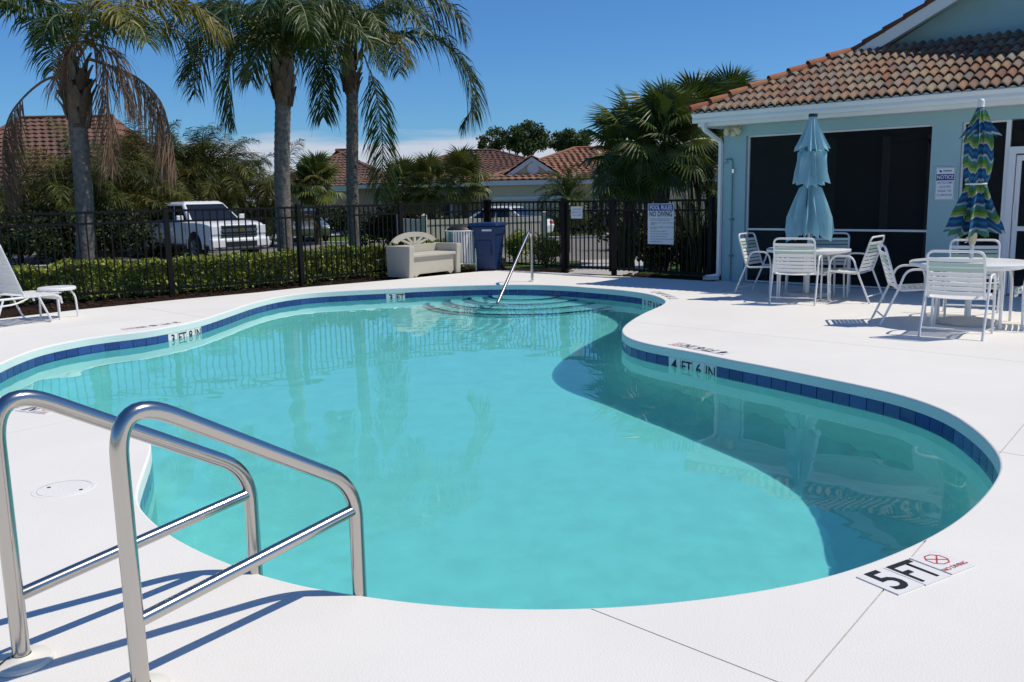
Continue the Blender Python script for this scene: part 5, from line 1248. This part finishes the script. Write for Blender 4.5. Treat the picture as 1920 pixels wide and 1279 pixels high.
queen_palm('tall palm with one long green frond hanging beside its trunk', b, AT(657, 150, Y), .138, .128, [
    (pxs(Y, [(672, 112, -.05), (682, 104, -.1), (690, 125, -.15), (700, 150, -.2), (712, 215, -.2), (718, 290, -.2), (712, 375, -.2)]), 84, .62, 'frond', dict(t0=.16, spread=.75, fwd=.85, droop=.9, lift=.0, hint=(1, 0, 0), thin=.05)),
    (pxs(Y, [(668, 110, 0), (700, 82, .1), (745, 64, .2), (800, 66, .3), (850, 95, .4), (880, 145, .4), (884, 200, .4), (868, 240, .4)]), 120, .62, 'frond', dict(t0=.2, droop=1.5, spread=.55)),
    (pxs(Y, [(668, 112, -.1), (695, 82, -.3), (728, 66, -.5), (752, 78, -.6), (764, 118, -.6)]), 66, .52, 'frond_gold', dict(t0=.2, droop=1.4)),
    (pxs(Y, [(648, 112, 0), (632, 96, -.2), (612, 102, -.3), (605, 150, -.35), (606, 220, -.3)]), 74, .56, 'frond', dict(t0=.1, spread=.8, fwd=.8, droop=1.0, hint=(1, 0, 0))),
    (pxs(Y, [(665, 90, 0), (700, 25, .2), (760, -10, .3), (820, -5, .4), (862, 35, .5), (870, 75, .5)]), 110, .66, 'frond', dict(droop=1.4)),
    (pxs(Y, [(660, 90, 0), (665, 45, -.6), (680, 20, -1.1), (702, 30, -1.5), (716, 70, -1.7)]), 84, .6, 'frond', dict(droop=1.3)),
    (pxs(Y, [(655, 90, 0), (630, 40, -.4), (605, 20, -.8), (582, 40, -1.0), (575, 85, -1.1)]), 84, .6, 'frond', dict(droop=1.3)),
    (pxs(Y, [(658, 90, 0), (650, 30, -.6), (640, 5, -1.2), (628, 25, -1.6), (622, 70, -1.8)]), 80, .58, 'frond', dict(droop=1.3)),
], [(.3, 62, 3.0, 'frond'), (1.2, 52, 3.0, 'frond'), (2.1, 60, 3.0, 'frond'), (3.0, 64, 3.0, 'frond'), (3.9, 60, 2.9, 'frond'), (4.8, 68, 2.8, 'frond'), (5.6, 58, 3.0, 'frond'), (2.6, 40, 2.8, 'frond')], 18, _r)

# ---- arching feather-leaf clumps (shared frond meshes, each frond its own object)
def var_frond(seed, ln, el, bend, n, L, wd, droop, mt):
    rnd = random.Random(seed); p = Vector((0, 0, 0)); cur = R(el); path = []
    for k in range(11):
        path.append(p.copy()); p = p + Vector((math.cos(cur), 0, math.sin(cur))) * ln / 10; cur -= R(bend) * (.5 + k / 9)
    m = frond(path, n, L, wd, droop, rnd, t0=.2, spread=.8, fwd=.6, lift=.35)
    r = rachis_tube(path, .02, .005); m.add(r.v, r.f); return m.mesh('frond', mt)
ARE = [var_frond(100 + i, 2.3, 86 - 9 * i, 7 + 2.6 * i, 54, .56, .0125, 1.0, 'areca') for i in range(6)]
DATE = [var_frond(140 + i, 1.25, 70 - 22 * i, 9 + 2 * i, 34, .26, .012, .6, 'fan') for i in range(4)]
def clump(label, base, h, n, rnd, meshes, mt_trunk, stems, scale=1.0, name='areca_palm', cat='palm', group='feathery palm clumps behind the pickup', spread=.5):
    t = thing(name, label, cat, base, group=group)
    for k in range(stems):
        a = rnd.uniform(0, 6.28); q = rnd.uniform(.1, spread); tp = Vector((base.x + q * 1.7 * math.cos(a), base.y + q * 1.7 * math.sin(a), base.z + h * rnd.uniform(.35, .62)))
        MB().tube([Vector((base.x + q * math.cos(a), base.y + q * math.sin(a), base.z)), tp], [.06, .045], 8).build('stem', mt_trunk, t, smooth=60)
    for k in range(n):
        a = rnd.uniform(0, 6.28); q = spread * math.sqrt(rnd.random()); z = h * (.12 + .53 * rnd.random() ** .7); me = rnd.choice(meshes)
        o = link('frond', me, t, False); o.location = (q * math.cos(a), q * math.sin(a), z); s = scale * rnd.uniform(.75, 1.15)
        o.rotation_euler = (rnd.uniform(-.25, .25), rnd.uniform(-.2, .25), a + rnd.uniform(-.6, .6)); o.scale = (s, s, s * rnd.uniform(.85, 1.1))
    return t
rv = random.Random(77)
clump_specs = [(30, 262, 29, 'feathery palm clump at the left of the tiled house wall'), (195, 235, 31, 'feathery palm clump just behind the dead-frond palm trunk'), (262, 215, 33, 'tallest feathery palm clump behind the pickup bed'), (330, 235, 34.5, 'feathery palm clump straight behind the pickup cab'), (372, 222, 36, 'upright feathery palm clump with a tall spear behind the pickup hood'), (425, 245, 35, 'feathery palm clump behind the pickup hood, right of the spear'), (478, 290, 36, 'lowest feathery palm clump ending the row beside the middle palm'), (115, 300, 30, 'low feathery palm clump in front of the tiled house')]
for x, y, Y, lab in clump_specs:
    b = AT(x, 372, Y); b.z = GZ; hh = AT(x, y, Y).z - GZ; clump(lab, b, hh * .92, 54, rv, ARE, 'dark_trunk', 6, .62 + hh * .10, spread=1.0)

# ---- fan palms
def fan_leaf(seed, r, nseg, mt, fold=.35, droop=.35):
    rnd = random.Random(seed); m = MB(); stalk = r * .9
    m.tube([(0, 0, 0), (stalk * .6, 0, .06), (stalk, 0, .05)], [.018, .012, .010], 5, caps=False)
    c = Vector((stalk, 0, .05)); span = R(300)
    for k in range(nseg):
        a = -span / 2 + span * (k + .5) / nseg; l = r * (.72 + .28 * math.cos(a * .55)) * rnd.uniform(.92, 1.05); hw = .47 * span / nseg
        d = Vector((math.cos(a), math.sin(a), 0)); d1 = Vector((math.cos(a - hw), math.sin(a - hw), 0)); d2 = Vector((math.cos(a + hw), math.sin(a + hw), 0))
        tilt = -abs(math.sin(a * .5)) * fold
        up = Vector((0, 0, .03 * r)); q1 = l * .58; z1 = tilt * q1 * .6; z2 = tilt * l - droop * l * rnd.uniform(.3, 1.0)
        vs = [c, c + d1 * q1 + Vector((0, 0, z1)), c + d * q1 + up + Vector((0, 0, z1)), c + d2 * q1 + Vector((0, 0, z1)), c + d * l + Vector((0, 0, z2))]
        m.add(vs, [(0, 1, 2), (0, 2, 3), (1, 4, 2), (2, 4, 3)])
    return m.mesh('fan_leaf', mt)
FAN = [fan_leaf(200 + i, .78, 34, 'fan', .3 + .1 * (i % 3), .2 + .12 * i) for i in range(4)]
FANL = [fan_leaf(220 + i, .62, 26, 'fan_light', .3 + .1 * (i % 3), .15 + .1 * i) for i in range(4)]
def fan_palm(label, base, top, r, n, rnd, meshes, scale, group=None, lo=-75, hi=80, spear=False):
    t = thing('fan_palm', label, 'palm', base, group=group)
    m = trunk_mesh(Vector(base), Vector(top), r, r * .95, 20, rnd, 1.1); m.build('trunk', 'dark_trunk', t, smooth=50)
    for k in range(n):
        q = (k + .5) / n; el = R(lo + (hi - lo) * q ** .85) + rnd.uniform(-.15, .15); a = k * 2.399 + rnd.uniform(-.3, .3); o = link('fan_leaf', rnd.choice(meshes), t, False)
        o.location = Vector(top) - Vector(base) + Vector((0, 0, .1 + .25 * q)); o.rotation_euler = (rnd.uniform(-.3, .3), -el, a); s = scale * rnd.uniform(.85, 1.12); o.scale = (s, s, s)
    if spear: MB().tube([Vector(top), Vector(top) + Vector((-.02, 0, 1.55 * scale))], [.03, .006], 6).build('spear_leaf', 'fan', t)
    return t
rf = random.Random(9)
def fp(label, x, ytop, Y, r, n, meshes, scale, group='fan palms', spear=False, lo=-75):
    b = AT(x, 372, Y); b.z = terrain(b.x, Y); tp = AT(x, ytop, Y); fan_palm(label, b, tp, r, n, rf, meshes, scale, group, lo=lo, spear=spear)
fp('large dark fan palm with a bare spear leaf behind the pool rules board', 1244, 282, 18.6, .13, 33, FAN, .82, spear=True)
fp('large dark fan palm leaning over the clubhouse eave', 1304, 262, 19.8, .13, 33, FAN, .84)
fp('tall fan palm whose crown rises behind the hip roof', 1362, 240, 22, .13, 31, FAN, .86)
fp('large dark fan palm on the open side, nearest the gate', 1180, 300, 20.5, .12, 31, FAN, .86, lo=-80)
for x, y, Y, n, s, lab in ((868, 350, 31, 28, .98, 'bushy fan palm before the cream garage'), (805, 358, 32, 26, .95, 'bushy fan palm left of the garage palm'), (757, 362, 33, 26, .95, 'bushy fan palm touching the hanging frond'), (592, 352, 37, 30, 1.15, 'yellowish fan palm under the lantern'), (1150, 352, 24, 22, .75, 'low fan palm beyond the gate'), (1215, 348, 22.5, 20, .7, 'low yellowish fan palm under the big fan palms'), (1330, 340, 20.5, 18, .75, 'low yellowish fan palm close to the clubhouse pier')):
    fp(lab, x, y, Y, .09, n, FANL, s)
b = AT(1064, 372, 29); b.z = GZ
t = clump('dwarf feather palm in front of the orange-roofed house', b, 3.0, 0, rf, DATE, 'dark_trunk', 0, group=None, name='date_palm')
MB().tube([b, b + Vector((0, 0, 1.75))], [.075, .06], 10).build('trunk', 'dark_trunk', t, smooth=60)
for k in range(44):
    o = link('frond', rf.choice(DATE), t, False); o.location = (0, 0, 1.75); o.rotation_euler = (rf.uniform(-.2, .2), rf.uniform(-.55, .5), k * 2.399); s = rf.uniform(.85, 1.15); o.scale = (s, s, s)

# ---- leafy masses
def leaf_cloud(m, pts, size, rnd, up=.5):
    for p, n in pts:
        d = (Vector((rnd.uniform(-1, 1), rnd.uniform(-1, 1), rnd.uniform(-.6, 1))) + n * up).normalized(); s = d.orthogonal().normalized(); s = (Matrix.Rotation(rnd.uniform(0, 6.28), 3, d) @ s); l = size * rnd.uniform(.7, 1.35); wv = d.cross(s) * l * .30; fold = d * l * .10
        b = len(m.v); m.v += [tuple(p), tuple(p + s * l * .5 + wv - fold * -1), tuple(p + s * l), tuple(p + s * l * .5 - wv + fold)]
        m.f += [(b, b + 1, b + 2), (b, b + 2, b + 3)]
def hedge(label, line, wid, h, n, leaf, mt, jag=.08, group=None):
    # clipped mass following a line on the ground, its top and faces slightly uneven
    P = [Vector((*p, 0)) for p in line]; L = [(b - a).length for a, b in zip(P, P[1:])]; tot = sum(L); rnd = random.Random(int(tot * 100)); pts = []
    t = thing('hedge', label, 'hedge', (P[0].x, P[0].y, terrain(P[0].x, P[0].y)), group=group)
    def at(s):
        k = 0
        while k < len(L) - 1 and s > L[k]: s -= L[k]; k += 1
        q = P[k].lerp(P[k + 1], s / L[k]); d = (P[k + 1] - P[k]).normalized(); return q, Vector((-d.y, d.x, 0))
    for i in range(n):
        s = rnd.uniform(0, tot); q, sd = at(s); f = rnd.random(); z0 = terrain(q.x, q.y)
        top = h + jag * 2 * mnoise.noise((s * 2.2, 3, 0)); hw = wid / 2 + jag * 1.5 * mnoise.noise((s * 1.8, 9, 0))
        if f < .45: o = rnd.uniform(-hw, hw); z = top - rnd.random() ** 2 * .16; nn = Vector((0, 0, 1))
        elif f < .9: o = -hw + rnd.random() ** 2 * .2; z = .06 + rnd.random() ** .8 * (top - .06); nn = -sd
        else: o = hw - rnd.random() ** 2 * .15; z = rnd.uniform(.1, top); nn = sd
        o += jag * .8 * mnoise.noise((s * 3, z * 4, 5)); pts.append((q + sd * o + Vector((0, 0, z0 + z)), nn))
    m = MB(); leaf_cloud(m, pts, leaf, rnd); o = m.build('foliage', mt, t); o['kind'] = 'stuff'
    m = MB()
    for i in range(int(tot * 9)):
        q, sd = at(rnd.uniform(0, tot)); z0 = terrain(q.x, q.y); a = q + sd * rnd.uniform(-wid * .3, wid * .3) + Vector((0, 0, z0)); m.tube([a, a + Vector((rnd.uniform(-.15, .15), rnd.uniform(-.15, .15), h * .55)), a + Vector((rnd.uniform(-.28, .28), rnd.uniform(-.28, .28), h * .95))], [.012, .008, .004], 5, caps=False)
    o = m.build('stems', 'twig', t); o['kind'] = 'stuff'
    return t
_hl = [(-11.6, 10.75), (-9.35, 12.2), (-7.5, 13.4), (-5.6, 14.65), (-3.95, 15.95), (-2.5, 17.55), (-1.1, 18.9)]
hedge('long clipped light green hedge growing just outside the pool fence', _hl, .75, .56, 40000, .066, 'hedge_leaf')
def shrub(label, c, rx, ry, h, n, leaf, mt, group=None, name='shrub'):
    rnd = random.Random(int(abs(c[0] * 131 + c[1] * 17))); t = thing(name, label, 'shrub', c, group=group); pts = []; c = Vector(c)
    lob = [(Vector((rnd.uniform(-.5, .5) * rx, rnd.uniform(-.5, .5) * ry, rnd.uniform(.35, .75) * h)), rnd.uniform(.35, .6)) for _ in range(9)]
    for i in range(n):
        ctr, s = rnd.choice(lob); d = Vector((rnd.gauss(0, 1), rnd.gauss(0, 1), rnd.gauss(0, 1))).normalized(); q = rnd.random() ** .35; p = ctr + Vector((d.x * rx * s, d.y * ry * s, d.z * h * s * .62)) * q
        if p.z < .03: p.z = rnd.uniform(.03, .2)
        pts.append((c + p, d))
    m = MB(); leaf_cloud(m, pts, leaf, rnd); o = m.build('foliage', mt, t); o['kind'] = 'stuff'
    for k in range(5):
        a = rnd.uniform(0, 6.28); MB().tube([c, c + Vector((math.cos(a) * rx * .3, math.sin(a) * ry * .3, h * .7))], [.02, .006], 5).build('stem', 'twig', t)
    return t
def sh(label, x, Y, rx, ry, h, n, leaf, mt, group=None):
    b = AT(x, 372, Y); shrub(label, (b.x, Y, terrain(b.x, Y)), rx, ry, h, n, leaf, mt, group)
sh('small light green shrub at the foot of the beige vinyl boards', 965, 19.4, .42, .4, .75, 1500, .065, 'hedge_leaf')
sh('loose light green shrub between vinyl boards and gate post', 1022, 18.6, .48, .4, .72, 1500, .065, 'hedge_leaf')
sh('leafy green shrub behind the fence between gate and rules board', 1185, 19.0, .42, .4, .95, 1500, .07, 'shrub_leaf')
sh('broad dark shrub below the pool rules board', 1250, 17.6, .8, .5, .95, 2600, .075, 'shrub_leaf')
sh('dark shrub filling the corner between fence and clubhouse', 1322, 17.0, .7, .5, 1.0, 2400, .075, 'shrub_leaf')
for x, Y, rx, h, lab in ((20, 27, 1.8, 1.7, 'dark shrub in the shade left of the dead-frond palm'), (95, 28, 1.6, 1.8, 'dark shrub beside the trunk of the dead-frond palm'), (200, 28.6, 1.7, 1.7, 'dark shrub right of the dead-frond palm trunk'), (250, 33.5, 1.8, 1.9, 'dark shrub behind the pickup tailgate'), (400, 38, 2.2, 1.9, 'dark shrub far behind the pickup hood'), (475, 39, 1.8, 1.8, 'dark shrub beyond the middle palm'), (575, 44, 1.8, 1.5, 'dark shrub below the yellowish fan palm'), (640, 45, 1.8, 1.6, 'dark shrub before the small brown-roofed house'), (715, 34, 1.7, 1.5, 'dark shrub behind the fence post near the hanging frond'), (775, 33.6, 1.7, 1.6, 'dark shrub under the bushy fan palms'), (835, 34, 1.6, 1.4, 'dark shrub left of the white sedan'), (1075, 41, 1.5, 1.2, 'dark shrub along the garage wall'), (1130, 41, 1.7, 1.25, 'dark shrub on the lawn beyond the gate'), (1205, 30, 1.8, 1.6, 'dark shrub far behind the rules board')):
    sh(lab, x, Y, rx, rx * .7, h, 2400, .15, 'shrub_leaf')
def strap_plant(label, x, Y, h, n, group='strap-leaved plants by the clubhouse'):
    b = AT(x, 372, Y); b.z = terrain(b.x, Y); rnd = random.Random(x); t = thing('strap_plant', label, 'plant', b, group=group)
    for k in range(n):
        a = rnd.uniform(0, 6.28); d = Vector((math.cos(a), math.sin(a), 0)); s = Vector((-d.y, d.x, 0)); o = b + d * rnd.uniform(0, .25); hh = h * rnd.uniform(.55, 1.1); q = rnd.uniform(.1, .5); wd = rnd.uniform(.025, .05); m = MB()
        vs = []
        for u in (0, .3, .6, .85, 1):
            p = o + d * q * u * u * hh * .8 + Vector((0, 0, hh * (u - .18 * u * u * q * 2))); ww = wd * (1 - u) ** .5 * (.5 + u if u < .5 else 1); vs += [p - s * ww, p + d * .008, p + s * ww]
        m.add(vs, [(i * 3 + j, i * 3 + j + 1, i * 3 + 4 + j, i * 3 + 3 + j) for i in range(4) for j in range(2)]); m.build('leaf', 'strap_leaf', t)
for x, Y, h, lab in ((1170, 18.6, 1.3, 'dark strap-leaved plant beside the gate'), (1225, 18.2, 1.6, 'dark strap-leaved plant directly behind the rules board'), (1285, 17.4, 1.75, 'dark strap-leaved plant right of the rules board'), (1315, 16.6, 1.9, 'tall dark strap-leaved plant next to the downspout'), (1342, 17.2, 1.9, 'tall dark strap-leaved plant half hidden by the downspout')):
    strap_plant(lab, x, Y, h, 34)
# ---- broad trees over the roofs
def tree(label, c, top, crown, n, leaf, seed):
    rnd = random.Random(seed); t = thing('broadleaf_tree', label, 'tree', c, group='round trees above the far roofs'); c = Vector(c); m = MB(); th = crown[2] - crown[3]
    fork = Vector((c.x, c.y, max(c.z + 1.5, th * .6))); m.tube([c, fork], [.28, .20], 10); m.build('trunk', 'dark_trunk', t, smooth=60)
    cl = []
    for k in range(34):
        d = Vector((rnd.gauss(0, 1), rnd.gauss(0, 1), rnd.gauss(0, 1))).normalized(); q = rnd.uniform(.45, 1.0); p = Vector((crown[0] + d.x * crown[4] * q, c.y + d.y * crown[4] * q * .8, crown[2] + d.z * crown[3] * q)); cl.append((p, rnd.uniform(.35, .75)))
        if k % 2 == 0: MB().tube([fork, fork.lerp(p, .55) + Vector((0, 0, .15)), p], [.09, .05, .02], 6).build('limb', 'dark_trunk', t, smooth=60)
    pts = []
    for i in range(n):
        p, r = rnd.choice(cl); d = Vector((rnd.gauss(0, 1), rnd.gauss(0, 1), rnd.gauss(0, 1))).normalized(); pts.append((p + Vector((d.x, d.y, d.z * .65)) * r * rnd.random() ** .4, d))
    m = MB(); leaf_cloud(m, pts, leaf, rnd); o = m.build('crown', 'tree_leaf', t); o['kind'] = 'stuff'
def tr(label, x, y, Y, rx, rz, n, seed):
    p = AT(x, y, Y); tree(label, (p.x, Y, GZ), None, (p.x, Y, p.z, rz, rx), n, .22, seed)
tr('larger round tree rising above the wide brown roof', 966, 262, 74, 2.9, 1.55, 8000, 5)
tr('smaller round tree over the orange-tiled roof', 1074, 268, 78, 2.2, 1.1, 6000, 6)
